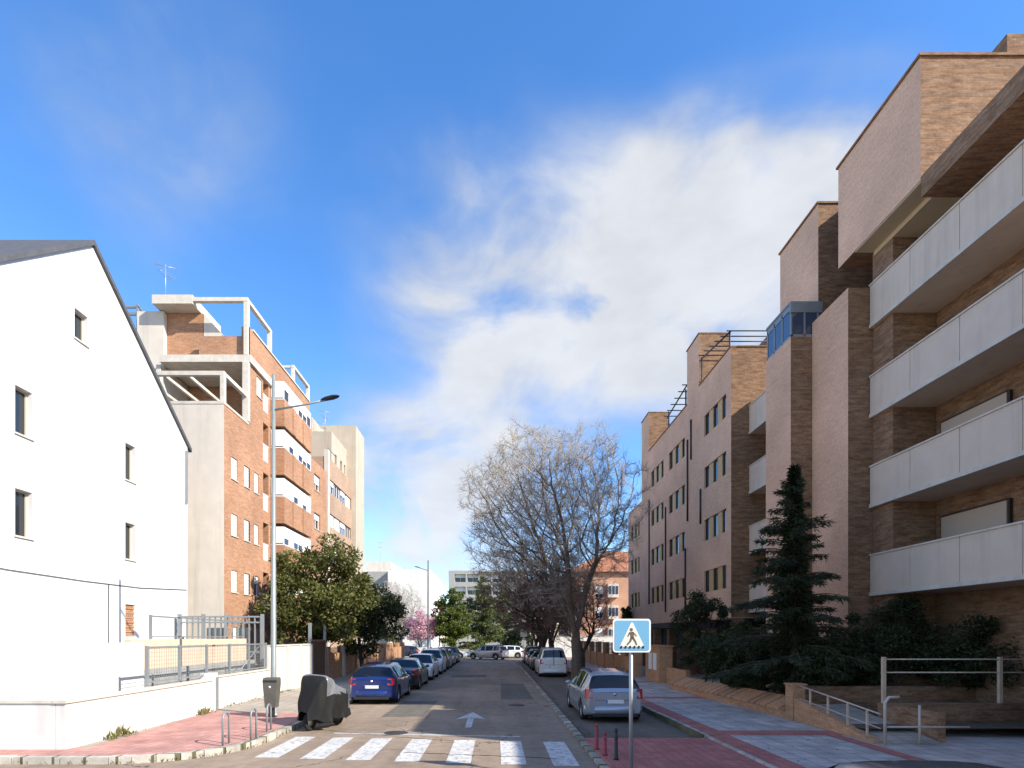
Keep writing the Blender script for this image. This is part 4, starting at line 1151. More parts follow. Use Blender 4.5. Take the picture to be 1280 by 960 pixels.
# ------------------------------------------------------------------ trees and plants
def rvec(rng):
    while True:
        v = Vector((rng.uniform(-1,1), rng.uniform(-1,1), rng.uniform(-1,1)))
        if .01 < v.length < 1: return v.normalized()
def leafquad(mb, p, d, n_, L, W):
    """one leaf: a slightly folded pointed blade"""
    s = d.cross(n_)
    if s.length < 1e-4: s = Vector((1,0,0))
    s.normalize(); n2 = s.cross(d)
    a = p; b = p + d*L*.5 + s*W*.5 + n2*W*.12; c = p + d*L; e = p + d*L*.5 - s*W*.5 + n2*W*.12
    i = len(mb.v); mb.v.extend([tuple(a), tuple(b), tuple(c), tuple(e)])
    mb.f.append((i,i+1,i+2,i+3)); mb.uv.append([(0,0),(1,0),(1,1),(0,1)]); mb.m.append(0); mb.s.append(False)
def limb(mb, p, d, L, r0, r1, rng, n=6, seg=4, wob=.12, up=.0):
    pts = [p.copy()]; rad = [r0]; d = d.copy()
    for i in range(seg):
        d = (d + rvec(rng)*wob + Vector((0,0,up))).normalized()
        pts.append(pts[-1] + d*L/seg); rad.append(r0+(r1-r0)*(i+1)/seg)
    mb.tube(pts, rad, n, cap=False)
    return pts, d, rad
from mathutils import kdtree
def bare_tree(name, label, seed, x, y, crown, trunk_r, fork, stems, natt, mt, mc, group=None, step=.24, kill=.42, infl=3.2, twig_r=.008, ntwig=2.2, tw=.5):
    """leafless street tree: limbs grow towards points scattered through the crown, radii follow the pipe rule, twigs tip the thin shoots
    crown = (dx, dy, centre height, rx, ry, rz)"""
    rng = random.Random(seed)
    root = thing(name, label, 'tree', (x,y,.05), group)
    cx, cy, cz, rx, ry, rz = crown; cx += x; cy += y
    att = []
    while len(att) < natt:
        v = rvec(rng)*rng.random()**.42
        if v.z < -.45 and rng.random() < .7: continue
        lump = 1 + .16*math.sin(v.x*7+seed)*math.cos(v.y*6-v.z*5)
        att.append(Vector((cx+rx*v.x*lump, cy+ry*v.y*lump, cz+rz*v.z*lump)))
    P = []; par = []
    def add(p, q): P.append(p); par.append(q); return len(P)-1
    last = add(Vector((x,y,0)), -1); nt_ = max(3, int(fork/step))
    for k in range(nt_):
        last = add(Vector((x+rng.gauss(0,.018)+(cx-x)*.03*k/nt_, y+rng.gauss(0,.018), fork*(k+1)/nt_)), last)
    top = last
    for sidx in range(stems):
        a = 2*PI*sidx/stems+rng.uniform(-.4,.4); out = rng.uniform(.16,.5); q = top if sidx % 2 else max(0, top-rng.randint(0,2))
        d = Vector((math.cos(a)*out+(cx-x)*.05, math.sin(a)*out, 1)).normalized(); n_ = int((cz-fork)*rng.uniform(.28,.75)/step)
        for k in range(n_):
            d = (d + rvec(rng)*.09).normalized(); q = add(P[q]+d*step, q)
    alive = list(range(len(att)))
    for it in range(90):
        kd = kdtree.KDTree(len(P))
        for k, p in enumerate(P): kd.insert(p, k)
        kd.balance()
        acc = {}; nxt = []
        for a in alive:
            co, k, dist = kd.find(att[a])
            if dist < kill: continue
            nxt.append(a)
            if dist < infl and k > nt_-2: acc.setdefault(k, []).append((att[a]-co).normalized())
        alive = nxt
        if not acc: break
        for k, ds in acc.items():
            d = Vector((0,0,.06))
            for v in ds: d = d + v/len(ds)
            d = d + rvec(rng)*.22
            if d.length < 1e-3: continue
            add(P[k]+d.normalized()*step*rng.uniform(.8,1.15), k)
        if len(P) > 15000: break
    n_ = len(P); kids = [[] for _ in range(n_)]
    for k in range(1, n_): kids[par[k]].append(k)
    rad = [0.0]*n_
    for k in range(n_-1, -1, -1):
        rad[k] = max(twig_r, sum(rad[c]**2.25 for c in kids[k])**(1/2.25)) if kids[k] else twig_r
    sc = trunk_r/rad[0] if rad[0] else 1
    g = math.log(trunk_r/twig_r)/math.log(max(1.5, rad[0]/twig_r))
    rad = [twig_r*(r/twig_r)**g for r in rad]
    for k in range(nt_): rad[k] *= 1+.35*(1-k/nt_)**3
    T = MB(); C = MB()
    stack = [(0, None)]
    while stack:
        k, prev = stack.pop()
        chain = ([prev] if prev is not None else []) + [k]
        while kids[k]:
            ks = sorted(kids[k], key=lambda c: -rad[c])
            for c in ks[1:]: stack.append((c, k))
            k = ks[0]; chain.append(k)
        thick = [c for c in chain if rad[c] > .028]
        if len(chain) < 2: continue
        rr = [rad[c] for c in chain]
        if prev is not None: rr[0] = min(rr[0], rr[1]*1.15)
        m = len(thick)
        if prev is not None and rad[chain[1]] <= .028: m = 0
        if m >= 2:
            T.tube([P[c] for c in chain[:m+1]], rr[:m+1], 10 if rr[0] > .12 else 6, cap=False)
            if len(chain) > m+1: C.tube([P[c] for c in chain[m:]], rr[m:], 4, cap=False)
        else: C.tube([P[c] for c in chain], rr, 4, cap=False)
    for k in range(nt_+2, n_):
        if rad[k] > .022: continue
        d0 = (P[k]-P[par[k]]).normalized(); m = int(ntwig + rng.random())
        for _ in range(m):
            d = (d0*.8 + rvec(rng)*.85 + Vector((0,0,.22))).normalized(); l = tw*rng.uniform(.4,1.2)
            q, _, _ = limb(C, P[k]-(P[k]-P[par[k]])*rng.random(), d, l, twig_r*.85, twig_r*.45, rng, 3, 2, .22, .06)
            if rng.random() < .5:
                d2 = (d*.6 + rvec(rng)*.8).normalized(); limb(C, q[1], d2, l*.5, twig_r*.6, twig_r*.4, rng, 3, 1, .1)
    T.build('trunk', M[mt], root); C.build('crown', M[mc], root)
    return root
t1 = bare_tree('bare_tree', 'large leafless street tree with a pale twiggy crown behind the silver car', 11, 4.62, 31.6,
               (-1.35,0,9.2,5.1,4.4,5.3), .27, 2.7, 6, 4600, 'bark', 'twig', 'bare street trees', step=.22, kill=.27, twig_r=.0095, ntwig=4.2, tw=.62)
# darker trees further along the row share one shape
t2 = bare_tree('bare_tree', 'leafless reddish tree second in the row, beyond the white van', 23, 4.3, 42.5,
               (-1.5,0,6.3,4.3,3.8,3.9), .23, 2.1, 6, 2600, 'bark_dark', 'twig_red', 'bare street trees', kill=.3, twig_r=.012, ntwig=2.6, tw=.55)
for (xx, yy, s, rz_, lab) in ((4.1,47.5,.92,1.3,'leafless dark tree third in the row of street trees'),(4.2,52,.98,2.6,'leafless dark tree last but one before the cross street'),
                              (4.0,55.6,.86,4.0,'leafless dark tree at the far end of the row by the cross street'),(5.9,37.4,.66,5.0,'small leafless tree leaning between the big bare tree and the brick wall')):
    c = copy_tree(t2); c.location = (xx,yy,.05); c.scale = (s,)*3; c.rotation_euler.z = rz_; c['label'] = lab
far_bare = copy_tree(t2); far_bare.location = (-12.5,73,.05); far_bare.scale = (.95,)*3; far_bare.rotation_euler.z = .7
far_bare['label'] = 'leafless pale tree in front of the blank sunlit slab block'; del far_bare['group']
for ch in children(far_bare):
    ch.material_slots[0].link = 'OBJECT'; ch.material_slots[0].material = M['twig']
del KIDS[t2]

def leafy(name, label, seed, x, y, z0, H, rx, ry, blobs, nleaf, size, mat, trunk_r=.14, cat='tree', group=None, fork=1.6, shell=.55, droop=0, trunk_mat='bark_dark'):
    """evergreen: trunk, limbs to every foliage clump, leaf blades spread through the clumps"""
    rng = random.Random(seed)
    root = thing(name, label, cat, (x,y,z0), group)
    T = MB(); C = MB()
    tp, _, _ = limb(T, Vector((x,y,z0)), Vector((0,0,1)), H*.62, trunk_r, trunk_r*.45, rng, 8, 5, .08)
    cl = []
    for i in range(blobs):
        v = rvec(rng); q = rng.random()**.4
        cz = z0 + fork + (H-fork)*(.5+.5*v.z*q*.92)
        taper = 1.0 - .45*max(0, (cz-z0-fork)/(H-fork)-.45)
        cl.append((Vector((x+rx*v.x*q*taper, y+ry*v.y*q*taper, cz)), rng.uniform(.35,.75)*rx*.42))
    for c, r in cl:
        s = tp[min(len(tp)-1, max(1, int((c.z-z0)/(H*.62)*(len(tp)-1)*.8)))]
        T.tube([s, s.lerp(c,.5)+Vector((0,0,.15)), c], [trunk_r*.3, trunk_r*.18, .012], 5, cap=False)
        k = int(nleaf/blobs*rng.uniform(.6,1.4))
        for _ in range(k):
            v = rvec(rng); rr = r*(shell+(1-shell)*rng.random())**.7*rng.uniform(.5,1.12)
            p = c + Vector((v.x*rr, v.y*rr, v.z*rr*.8))
            d = (v*.7 + rvec(rng)*.9 + Vector((0,0,-droop))).normalized()
            leafquad(C, p, d, rvec(rng), size*rng.uniform(.6,1.3), size*rng.uniform(.35,.6))
    T.build('trunk', M[trunk_mat], root); C.build('crown', M[mat], root)
    return root
leafy('evergreen_tree', 'olive green evergreen tree rising behind the slatted gate', 3, -9.9, 31.0, .13, 8.3, 3.1, 2.6, 80, 17000, .24, 'leaf_olive', fork=1.3)
leafy('evergreen_tree', 'darker rounded evergreen tree beside the olive green one', 4, -8.3, 34.3, .13, 6.2, 2.7, 2.6, 60, 13000, .22, 'leaf_mid', fork=1.2)
leafy('evergreen_tree', 'small sparse evergreen tree against the orange brick facade', 5, -11.6, 29.5, .13, 5.5, 1.2, 1.2, 16, 2300, .22, 'leaf_olive', fork=1.8)
leafy('garden_shrub', 'low dark shrub behind the brick boundary wall', 6, -10.4, 38.5, .13, 2.2, 1.0, 2.6, 14, 2200, .2, 'leaf_dark', .05, 'shrub', fork=.3)
def bush(name, label, seed, x, y, z0, H, rx, ry, n, size, mat, blobs=22, group=None):
    return leafy(name, label, seed, x, y, z0, H, rx, ry, int(blobs*1.5), int(n*2.6), size*.72, mat, .06, 'shrub', group, fork=H*.08, shell=.4)
G2 = 'dark shrubs in the shaded planter garden'
bush('garden_shrub', 'tall loose dark shrub at the far end of the planter by the entrance pier', 31, 9.9, 26.0, .3, 4.5, 1.5, 1.5, 5200, .17, 'leaf_hedge', 30, G2)
bush('garden_shrub', 'broad dark shrub left of the fir behind the brick coping', 32, 9.7, 21.6, .3, 2.9, 1.5, 2.0, 5200, .15, 'leaf_hedge', 30, G2)
bush('garden_shrub', 'dense dark shrub under the fir tree', 33, 10.0, 18.6, .3, 2.5, 1.4, 1.6, 4600, .14, 'leaf_hedge', 28, G2)
bush('garden_shrub', 'small low shrub at the planter edge next to the brick pier', 34, 9.2, 17.3, .3, .95, .6, .8, 1800, .1, 'leaf_hedge', 14, G2)
bush('garden_shrub', 'low spreading shrub along the middle of the planter coping', 38, 9.0, 20.6, .3, 1.5, .75, 1.5, 2600, .12, 'leaf_hedge', 18, G2)
bush('garden_shrub', 'clipped rounded green shrub behind the ramp handrail', 35, 10.6, 17.1, .9, 1.25, 1.15, .9, 5200, .085, 'leaf_hedge', 34, G2)
bush('garden_shrub', 'tall dark shrub behind the cream railing', 36, 12.4, 17.2, .5, 3.3, 1.7, 1.0, 5200, .14, 'leaf_hedge', 30, G2)
bush('garden_shrub', 'dark hedge mass at the balcony foot right of the railing post', 37, 14.2, 15.7, .5, 3.0, 1.6, 1.0, 5200, .14, 'leaf_hedge', 30, G2)
bush('garden_shrub', 'dark shrub between the fir and the rounded shrub against the building', 39, 11.3, 18.1, .5, 2.6, 1.1, .9, 3600, .14, 'leaf_hedge', 24, G2)

bush('garden_shrub', 'dense rounded shrub behind the middle of the planter coping', 44, 9.75, 23.9, .3, 2.4, 1.3, 1.5, 4200, .14, 'leaf_hedge', 26, G2)
bush('garden_shrub', 'dense shrub filling the bed just left of the fir trunk', 45, 9.35, 19.2, .3, 2.0, 1.0, 1.2, 4200, .13, 'leaf_hedge', 26, G2)
bush('garden_shrub', 'bushy dark shrub behind the brick pier of the ramp', 46, 9.7, 16.7, .6, 1.7, .9, .6, 3600, .12, 'leaf_hedge', 24, G2)

def conifer(name, label, seed, x, y, z0, H, rad, mat, levels, needle=.09, trunk_r=.13, group=None, droop=.18, dens=1.0, base=.12, up=.05, core=False):
    rng = random.Random(seed)
    root = thing(name, label, 'tree', (x,y,z0), group)
    T = MB(); C = MB()
    T.tube([(x,y,z0),(x+.03,y,z0+H*.5),(x,y,z0+H)], [trunk_r,trunk_r*.6,.012], 9)
    for i in range(levels):
        t = i/(levels-1); z = z0+H*(base+(1-base-.03)*t)
        L0 = rad*(1-t)**.82+.12
        for k in range(rng.choice((4,5,6))):
            a = rng.uniform(0, 2*PI); L = L0*rng.uniform(.55,1.12)
            d = Vector((math.cos(a), math.sin(a), up+.35*t)).normalized()
            p = Vector((x,y,z+rng.uniform(-.1,.1))); pts = [p]
            seg = 6
            for s in range(seg):
                d = (d + Vector((0,0,-droop/seg*(1.6 if s > 2 else .2))) + rvec(rng)*.05).normalized()
                pts.append(pts[-1]+d*L/seg)
            T.tube(pts, [.03*(1-.85*s/seg)*(.5+L/rad) for s in range(seg+1)], 4, cap=False)
            side = Vector((-math.sin(a), math.cos(a), 0))
            n = int(L*62*dens)
            for _ in range(n):
                u = rng.random()**.75; f = u*seg; s = min(seg-1, int(f)); q = pts[s].lerp(pts[s+1], f-s)
                w = (.06+.30*L*(1-u)*u*1.6)
                off = side*rng.uniform(-1,1)*w + Vector((0,0,-abs(rng.gauss(0,.055))-.02))
                dv = (d*rng.uniform(.1,.9) + side*rng.uniform(-.8,.8) + Vector((0,0,rng.uniform(-.75,.2)))).normalized()
                leafquad(C, q+off, dv, rvec(rng), needle*rng.uniform(1.0,2.4), needle*rng.uniform(.22,.42))
    if core:     # thick foliage close to the trunk
        for _ in range(9000):
            t = rng.random()**1.15; z = z0+H*(base+(1-base)*t); rr = (rad*.23*(1-t)+.05)*rng.random()**.6; a = rng.uniform(0,2*PI)
            leafquad(C, Vector((x+rr*math.cos(a),y+rr*math.sin(a),z)), Vector((math.cos(a),math.sin(a),rng.uniform(-.9,.2))).normalized(), rvec(rng), needle*rng.uniform(1.2,2.2), needle*.4)
    for _ in range(int(90*dens)):
        z = z0+H-rng.random()*.9
        leafquad(C, Vector((x,y,z)), (rvec(rng)*.7+Vector((0,0,.6))).normalized(), rvec(rng), needle*1.8, needle*.4)
    T.build('trunk', M['bark_dark'], root); C.build('crown', M[mat], root)
    return root
conifer('fir_tree', 'dark fir with sparse spreading tiers in front of the brown brick wall', 8, 9.45, 17.5, .3, 7.6, 2.5, 'leaf_fir', 21, .10, .12, droop=.36, dens=2.9, base=.17, core=True)
# park across the end of the street
conifer('cedar_tree', 'broad dark cedar with layered branches beyond the crossing white cars', 15, -1.7, 72, .05, 10.3, 3.9, 'leaf_cedar', 22, .30, .3, droop=.2, dens=.8)
conifer('cedar_tree', 'second slimmer cedar beside the broad one in the far park', 16, 1.2, 78, .05, 10.0, 3.4, 'leaf_cedar', 20, .30, .25, droop=.2, dens=.7)
leafy('willow_tree', 'bright olive green rounded tree left of the cedars', 17, -5.5, 69, .05, 9.0, 2.35, 2.1, 90, 17000, .28, 'leaf_green', .16, droop=.8, fork=.5, shell=.3)
leafy('blossom_tree', 'pink blossoming tree by the far street lamp', 18, -9.4, 68.6, .05, 5.7, 2.6, 2.0, 44, 7000, .22, 'blossom', .12, fork=1.9)
leafy('blossom_tree', 'smaller pink blossom tree behind the far parked cars', 19, -10.2, 75, .05, 5.0, 1.8, 1.8, 26, 2600, .24, 'blossom', .1, fork=2.0)
leafy('rust_tree', 'rust coloured tree peeping out behind the bright olive green tree', 20, -8.3, 80, .05, 8.2, 1.5, 1.6, 24, 2200, .33, 'leaf_rust', .12, fork=2)
leafy('park_shrub', 'light green shrub on the verge behind the white cars', 21, -1.0, 68.6, .05, 1.3, 2.6, .8, 22, 1800, .22, 'leaf_green', .05, 'shrub', fork=.1)
leafy('park_shrub', 'dark evergreen shrub under the cedar crowns', 22, 2.6, 71, .05, 3.6, 2.6, 1.5, 26, 2600, .28, 'leaf_dark', .06, 'shrub', fork=.2)
leafy('park_tree', 'dark evergreen tree far behind the row of bare trees', 24, 5.6, 86, .05, 8.6, 3.4, 3.0, 36, 3400, .38, 'leaf_dark', .15, fork=1.5)
leafy('park_tree', 'dark evergreen tree far off left of the pink blossom', 25, -15.5, 84, .05, 6.6, 3.2, 2.5, 30, 2800, .36, 'leaf_olive', .15, fork=1.3)
leafy('park_tree', 'distant mixed evergreen between the willow and the cedar', 26, -3.6, 96, .05, 9.5, 3.6, 3.0, 36, 3200, .42, 'leaf_dark', .15, fork=1.5)
leafy('climbing_plant', 'ivy and shrubs creeping up the far corner of the long brick block', 27, 11.2, 47.6, .13, 5.2, .7, 1.6, 60, 5200, .2, 'leaf_mid', .06, 'plant', fork=.3)
# dry leaves blown against the kerbs
rng = random.Random(52); mb = MB()
for _ in range(900):
    k = rng.random()
    if k < .45: p = Vector((2.18+abs(rng.gauss(0,.16)), rng.uniform(13.3,48), .012))
    elif k < .7: p = Vector((4.92-abs(rng.gauss(0,.12)), rng.uniform(13.4,48), .012))
    elif k < .85: p = Vector((-5.38+abs(rng.gauss(0,.12)), rng.uniform(16,50), .006))
    else: p = Vector((rng.uniform(5.7,8.3), rng.uniform(10,30), .134))
    d = Vector((rng.uniform(-1,1), rng.uniform(-1,1), rng.uniform(0,.25))).normalized()
    leafquad(mb, p, d, Vector((0,0,1)), rng.uniform(.04,.085), rng.uniform(.025,.05))
tag(mb.build('fallen_leaves', M['leaf_rust']), 'dry brown leaves blown along the kerbs and gutters', 'leaves', kind='stuff')
# weeds along wall foot and kerb
rng = random.Random(41); mb = MB()
def tuft(x, y, z, n, h):
    for _ in range(n):
        d = Vector((rng.uniform(-.7,.7), rng.uniform(-.7,.7), 1)).normalized()
        leafquad(mb, Vector((x+rng.gauss(0,.07), y+rng.gauss(0,.07), z)), d, rvec(rng), h*rng.uniform(.5,1.3), h*.16)
for _ in range(60):
    y = rng.uniform(11.7,17.4); w = 1 if (12.6 < y < 13.6 or y > 16.6) else .15
    if rng.random() < w: tuft(-9.0+abs(rng.gauss(0,.09)), y, .13, rng.randint(3,int(9*w)+4), (.16*w+.04)*rng.uniform(.5,1.5))
for _ in range(46):
    y = rng.uniform(17.6,25); tuft(-9.1+abs(rng.gauss(0,.05)), y, .13, 5, .12)
for _ in range(70):
    i = rng.randrange(1, len(edge)-2); (xa,ya),(xb,yb) = edge[i], edge[i+1]; t = rng.random()
    tuft(xa+(xb-xa)*t+.03, ya+(yb-ya)*t-.02, .0, 6, .09)
for _ in range(30): tuft(-5.47, rng.uniform(12.9,16.5), .0, 7, .10)
for _ in range(34): tuft(-7.9+rng.uniform(-3,0), 10.87, .0, 6, .10)
for _ in range(150):
    y = rng.uniform(11,50); tuft(2.18+abs(rng.gauss(0,.05)), y, .004, 4, .07)
for _ in range(60): tuft(8.5-.055*(rng.uniform(0,9)), rng.uniform(15,25), .13, 0, .1)
tag(mb.build('weeds', M['weed']), 'straggly weeds along the white wall foot and the kerbs', 'weeds', kind='stuff')
# ------------------------------------------------------------------ cars
def interp(pts, x):
    if x <= pts[0][0]: return pts[0][1]
    for (a, va), (b, vb) in zip(pts, pts[1:]):
        if x <= b:
            t = (x-a)/(b-a); return va+(vb-va)*t
    return pts[-1][1]
def sm(pts, x, w=.07): return (interp(pts,x-w)+interp(pts,x-w/2)+interp(pts,x)*2+interp(pts,x+w/2)+interp(pts,x+w))/6
STY = {
 'hatch': dict(L=4.2, W=1.78, belt=[(-2.1,.90),(-1.95,.98),(-.5,.96),(.95,.93),(1.15,.93),(1.75,.80),(2.1,.60)],
               roof=[(-2.1,.90),(-2.0,1.0),(-1.62,1.36),(-1.2,1.43),(-.2,1.48),(.35,1.44),(1.15,.94),(1.75,.81),(2.1,.61)],
               rear=(-1.98,-1.60), wind=(.38,1.12), side=(-1.62,.42), pil=[(-1.05,-.93),(-.12,-.02)]),
 'wagon': dict(L=4.45, W=1.82, belt=[(-2.22,.92),(-2.12,1.0),(-.5,.98),(.95,.96),(1.2,.95),(1.8,.84),(2.22,.62)],
               roof=[(-2.22,.92),(-2.15,1.02),(-1.86,1.44),(-1.5,1.52),(-.2,1.56),(.35,1.51),(1.2,.97),(1.8,.85),(2.22,.63)],
               rear=(-2.13,-1.85), wind=(.38,1.17), side=(-1.78,.45), pil=[(-1.15,-1.03),(-.15,-.05)]),
 'suv': dict(L=4.4, W=1.84, belt=[(-2.2,.98),(-2.08,1.06),(-.5,1.04),(.95,1.03),(1.2,1.02),(1.8,.94),(2.2,.70)],
               roof=[(-2.2,.98),(-2.1,1.08),(-1.8,1.52),(-1.4,1.62),(-.2,1.66),(.35,1.60),(1.2,1.04),(1.8,.95),(2.2,.71)],
               rear=(-2.08,-1.78), wind=(.38,1.17), side=(-1.75,.45), pil=[(-1.1,-.98),(-.12,-.02)]),
 'van': dict(L=4.4, W=1.80, belt=[(-2.2,1.05),(-2.12,1.08),(-.5,1.06),(.95,1.05),(1.2,1.03),(1.8,.92),(2.2,.66)],
               roof=[(-2.2,1.05),(-2.17,1.10),(-2.08,1.70),(-1.8,1.79),(-.2,1.82),(.4,1.74),(1.25,1.05),(1.8,.93),(2.2,.67)],
               rear=(-2.16,-2.06), wind=(.42,1.2), side=(-1.9,.5), pil=[(-1.1,-.95),(-.1,.02)]),
 'saloon': dict(L=4.5, W=1.80, belt=[(-2.25,.90),(-2.1,.98),(-1.5,.98),(-.5,.95),(.95,.92),(1.2,.91),(1.85,.78),(2.25,.58)],
               roof=[(-2.25,.90),(-2.1,.985),(-1.62,1.0),(-1.0,1.38),(-.3,1.45),(.25,1.41),(1.15,.93),(1.85,.79),(2.25,.59)],
               rear=(-1.58,-1.02), wind=(.28,1.1), side=(-1.1,.35), pil=[(-.95,-.86),(-.15,-.05)]),
}
def make_car(style, paint_, label, rear_light='tail_red', detail=True):
    S = STY[style]; L, W = S['L'], S['W']; hw = W/2
    root = thing('parked_car', label, 'car')
    wy = (-L/2+.78, L/2-.80); R0 = .345
    ys = sorted({*[round(-L/2+.0+L*i/46, 4) for i in range(47)], *[q for a in S['pil'] for q in a], *S['rear'], *S['wind'], *S['side']})
    ys = [y for i, y in enumerate(ys) if i == 0 or y-ys[i-1] > .012]
    rings = []
    for y in ys:
        t = abs(y)/(L/2)
        w = hw*(1-.17*max(0,(t-.72)/.28)**2.2)
        zb = sm(S['belt'], y); zr = max(zb+.004, sm(S['roof'], y, .05))
        g = min(1, (zr-zb)/.42)
        sill = .20+.10*max(0,(t-.86)/.14)
        for cy in wy:
            d = abs(y-cy)
            if d < R0+.05: sill = max(sill, .31+math.sqrt(max(0,(R0+.05)**2-d*d)))
        sill = min(sill, zb-.2)
        m1 = sill+(zb-sill)*.35; m2 = sill+(zb-sill)*.68
        wr = w*.955*(1-g)+hw*.70*g
        ring = [(w*.965,sill),(w*.995,sill+(zb-sill)*.12),(w*1.0,m1),(w*1.0,m2),(w*.982,zb-.045),(w*.955,zb),
                (wr,max(zb+.001,zr-.055*g-.012)),(wr*.90,zr-.012),(wr*.55,zr+.004),(0,zr+.012)]
        rings.append([(x,y,z) for x,z in ring])
    body = MB(); sg_ = MB(); wg = MB(); rg = MB()
    n = len(rings[0])
    V = []
    for r in rings: V += r + [(-x,y,z) for x,y,z in r]
    fb = {'b':[], 's':[], 't':[], 'w':[], 'r':[]}
    for i in range(len(rings)-1):
        ym = (ys[i]+ys[i+1])/2
        for side in (0,1):
            o0 = i*2*n+side*n; o1 = (i+1)*2*n+side*n
            for k in range(n-1):
                kind = 'b'
                if k == 5 and S['side'][0] < ym < S['side'][1] and not any(a < ym < b for a, b in S['pil']): kind = 's' if side else 't'
                if k >= 6 and S['wind'][0] < ym < S['wind'][1]: kind = 'w'
                if k >= 6 and S['rear'][0] < ym < S['rear'][1]: kind = 'r'
                f = (o0+k, o1+k, o1+k+1, o0+k+1)
                fb[kind].append(f if side else f[::-1])
    # ends
    for ri, flip in ((0,False),(len(rings)-1,True)):
        o = ri*2*n
        for k in range(n-1):
            f = (o+k, o+k+1, o+n+k+1, o+n+k); fb['b'].append(f[::-1] if flip else f)
    def part(key, name, mat):
        used = sorted({i for f in fb[key] for i in f}); mp = {j:i for i, j in enumerate(used)}
        mb = MB(); mb.raw([V[j] for j in used], [tuple(mp[j] for j in f) for f in fb[key]])
        o = mb.build(name, mat, root)
        o.data.set_sharp_from_angle(angle=R(38))
        return o
    part('b', 'body', paint_); part('s', 'side_window', M['car_glass']); part('t', 'side_window', M['car_glass']); part('w', 'windscreen', M['car_glass']); part('r', 'rear_window', M['car_glass'])
    mb = MB(); mb.box(-hw*.86,hw*.86,-L/2+.14,L/2-.14,.19,.62); mb.build('underside', M['under'], root)
    for yy in (S['pil'][0][0]+.04, S['pil'][1][0]+.05, .92):
        for s in (-1,1):
            mb = MB(); mb.box(min(s*hw*.985,s*(hw+.0015)),max(s*hw*.985,s*(hw+.0015)),yy-.006,yy+.006,.36,S['belt'][2][1]-.10); mb.build('door_seam', M['black_trim'], root)
    mb = MB(); zs = S['belt'][1][1]-.30
    mb.box(-hw*.62,hw*.62,-L/2-.004,-L/2+.02,zs-.006,zs+.006); mb.build('tailgate_seam', M['black_trim'], root)
    # bumpers
    for s, nm in ((-1,'rear_bumper'),(1,'front_bumper')):
        mb = MB(); vs = []; fs = []
        prof = [(0,.24),(.055,.27),(.075,.40),(.06,.50),(0,.53)]
        st = [-1,-.97,-.85,-.5,0,.5,.85,.97,1]
        for u in st:
            pull = .30*max(0,(abs(u)-.62)/.38)**2
            for d, z in prof: vs.append((u*hw*.955, s*(L/2-.012-pull+d), z))
        m_ = len(prof)
        for i in range(len(st)-1):
            for k in range(m_-1): fs.append((i*m_+k,(i+1)*m_+k,(i+1)*m_+k+1,i*m_+k+1))
        mb.raw(vs, fs); mb.build(nm, paint_, root)
        mb = MB(); mb.box(-hw*.72,hw*.72,s*(L/2+.03)-.035,s*(L/2+.03)+.035,.2,.30); mb.build('bumper_trim', M['black_trim'], root)
    def lampbox(x0, x1, y, z0, z1, s, slope=0, wrap=.22):
        mb = MB(); sx = 1 if x1 > 0 else -1
        a, b = sorted((abs(x0), abs(x1)))
        fr = [(a, s*y), (a+(b-a)*.6, s*(y-.01)), (b*.985, s*(y-.06)), (b*1.004, s*(y-wrap))]
        vs = []
        for q, yy in fr: vs += [(sx*q, yy-s*slope*0, z0), (sx*q, yy-s*slope, z1)]
        inn = [(sx*a, s*(y-.2), z0), (sx*a, s*(y-.2), z1)]
        fs = [(0,2,3,1),(2,4,5,3),(4,6,7,5)]
        top = (1,3,5,7); bot = (0,2,4,6)
        mb.raw(vs, fs + [top, bot], smooth=False)
        return mb
    zb0 = S['belt'][1][1]
    for s in (-1,1):
        tall = style in ('wagon','suv','van')
        lampbox(s*(hw-.30 if not tall else hw-.26), s*hw*.93, L/2+.012, zb0-.26, zb0-.02 if not tall else zb0+.03, -1, .035).build('taillight', M[rear_light], root)
        lampbox(s*(hw-.46), s*hw*.93, L/2-.02, .60, .73, 1, .13, .34).build('headlight', M['head_clear'], root)
    mb = MB(); mb.box(-.26,.26,-L/2-.02,-L/2+.02,.60,.71); pl = mb.build('number_plate', M['plate'], root)
    mb = MB(); mb.box(-.258,-.22,-L/2-.024,-L/2-.021,.604,.706); mb.build('plate_band', M['plate_blue'], pl)
    mb = MB(); mb.box(-.26,.26,L/2+.06,L/2+.075,.36,.47); mb.build('number_plate', M['plate'], root)
    mb = MB(); mb.box(-.5,.5,L/2-.03,L/2+.005,.55,.60); mb.box(-.6,.6,L/2+.045,L/2+.068,.26,.34); mb.build('grille', M['black_trim'], root)
    mb = MB(); mb.lathe((0,-L/2-.012,zb0-.12), [(0,-.015),(.045,-.012),(.045,0)], 14, 'y'); mb.build('badge', M['chrome'], root)
    mb = MB(); mb.tube([(-.02,-L/2+.1,zb0+.02),(-.3,-L/2+.13,zb0+.1),(-.52,-L/2+.16,zb0+.12)], .01, 5); mb.build('wiper', M['black_trim'], root)
    for s in (-1,1):
        mb = MB(); c = Vector((s*(hw+.09), .62, zb0+.02))
        vs = []; fs = []; k = 8
        for dy, r in ((-.07,.75),(-.05,1),(.04,.85),(.09,.3)):
            for q in range(k): vs.append((c.x+.10*r*math.cos(2*PI*q/k), c.y+dy, c.z+.075*r*math.sin(2*PI*q/k)))
        for i in range(3):
            for q in range(k): fs.append((i*k+q,i*k+(q+1)%k,(i+1)*k+(q+1)%k,(i+1)*k+q))
        fs += [tuple(range(k))[::-1], tuple(range(3*k,4*k))]
        mb.raw(vs, fs); mb.tube([(s*(hw-.06),.62,zb0-.02),(s*(hw+.06),.62,zb0)], .02, 5); mb.build('mirror', paint_, root)
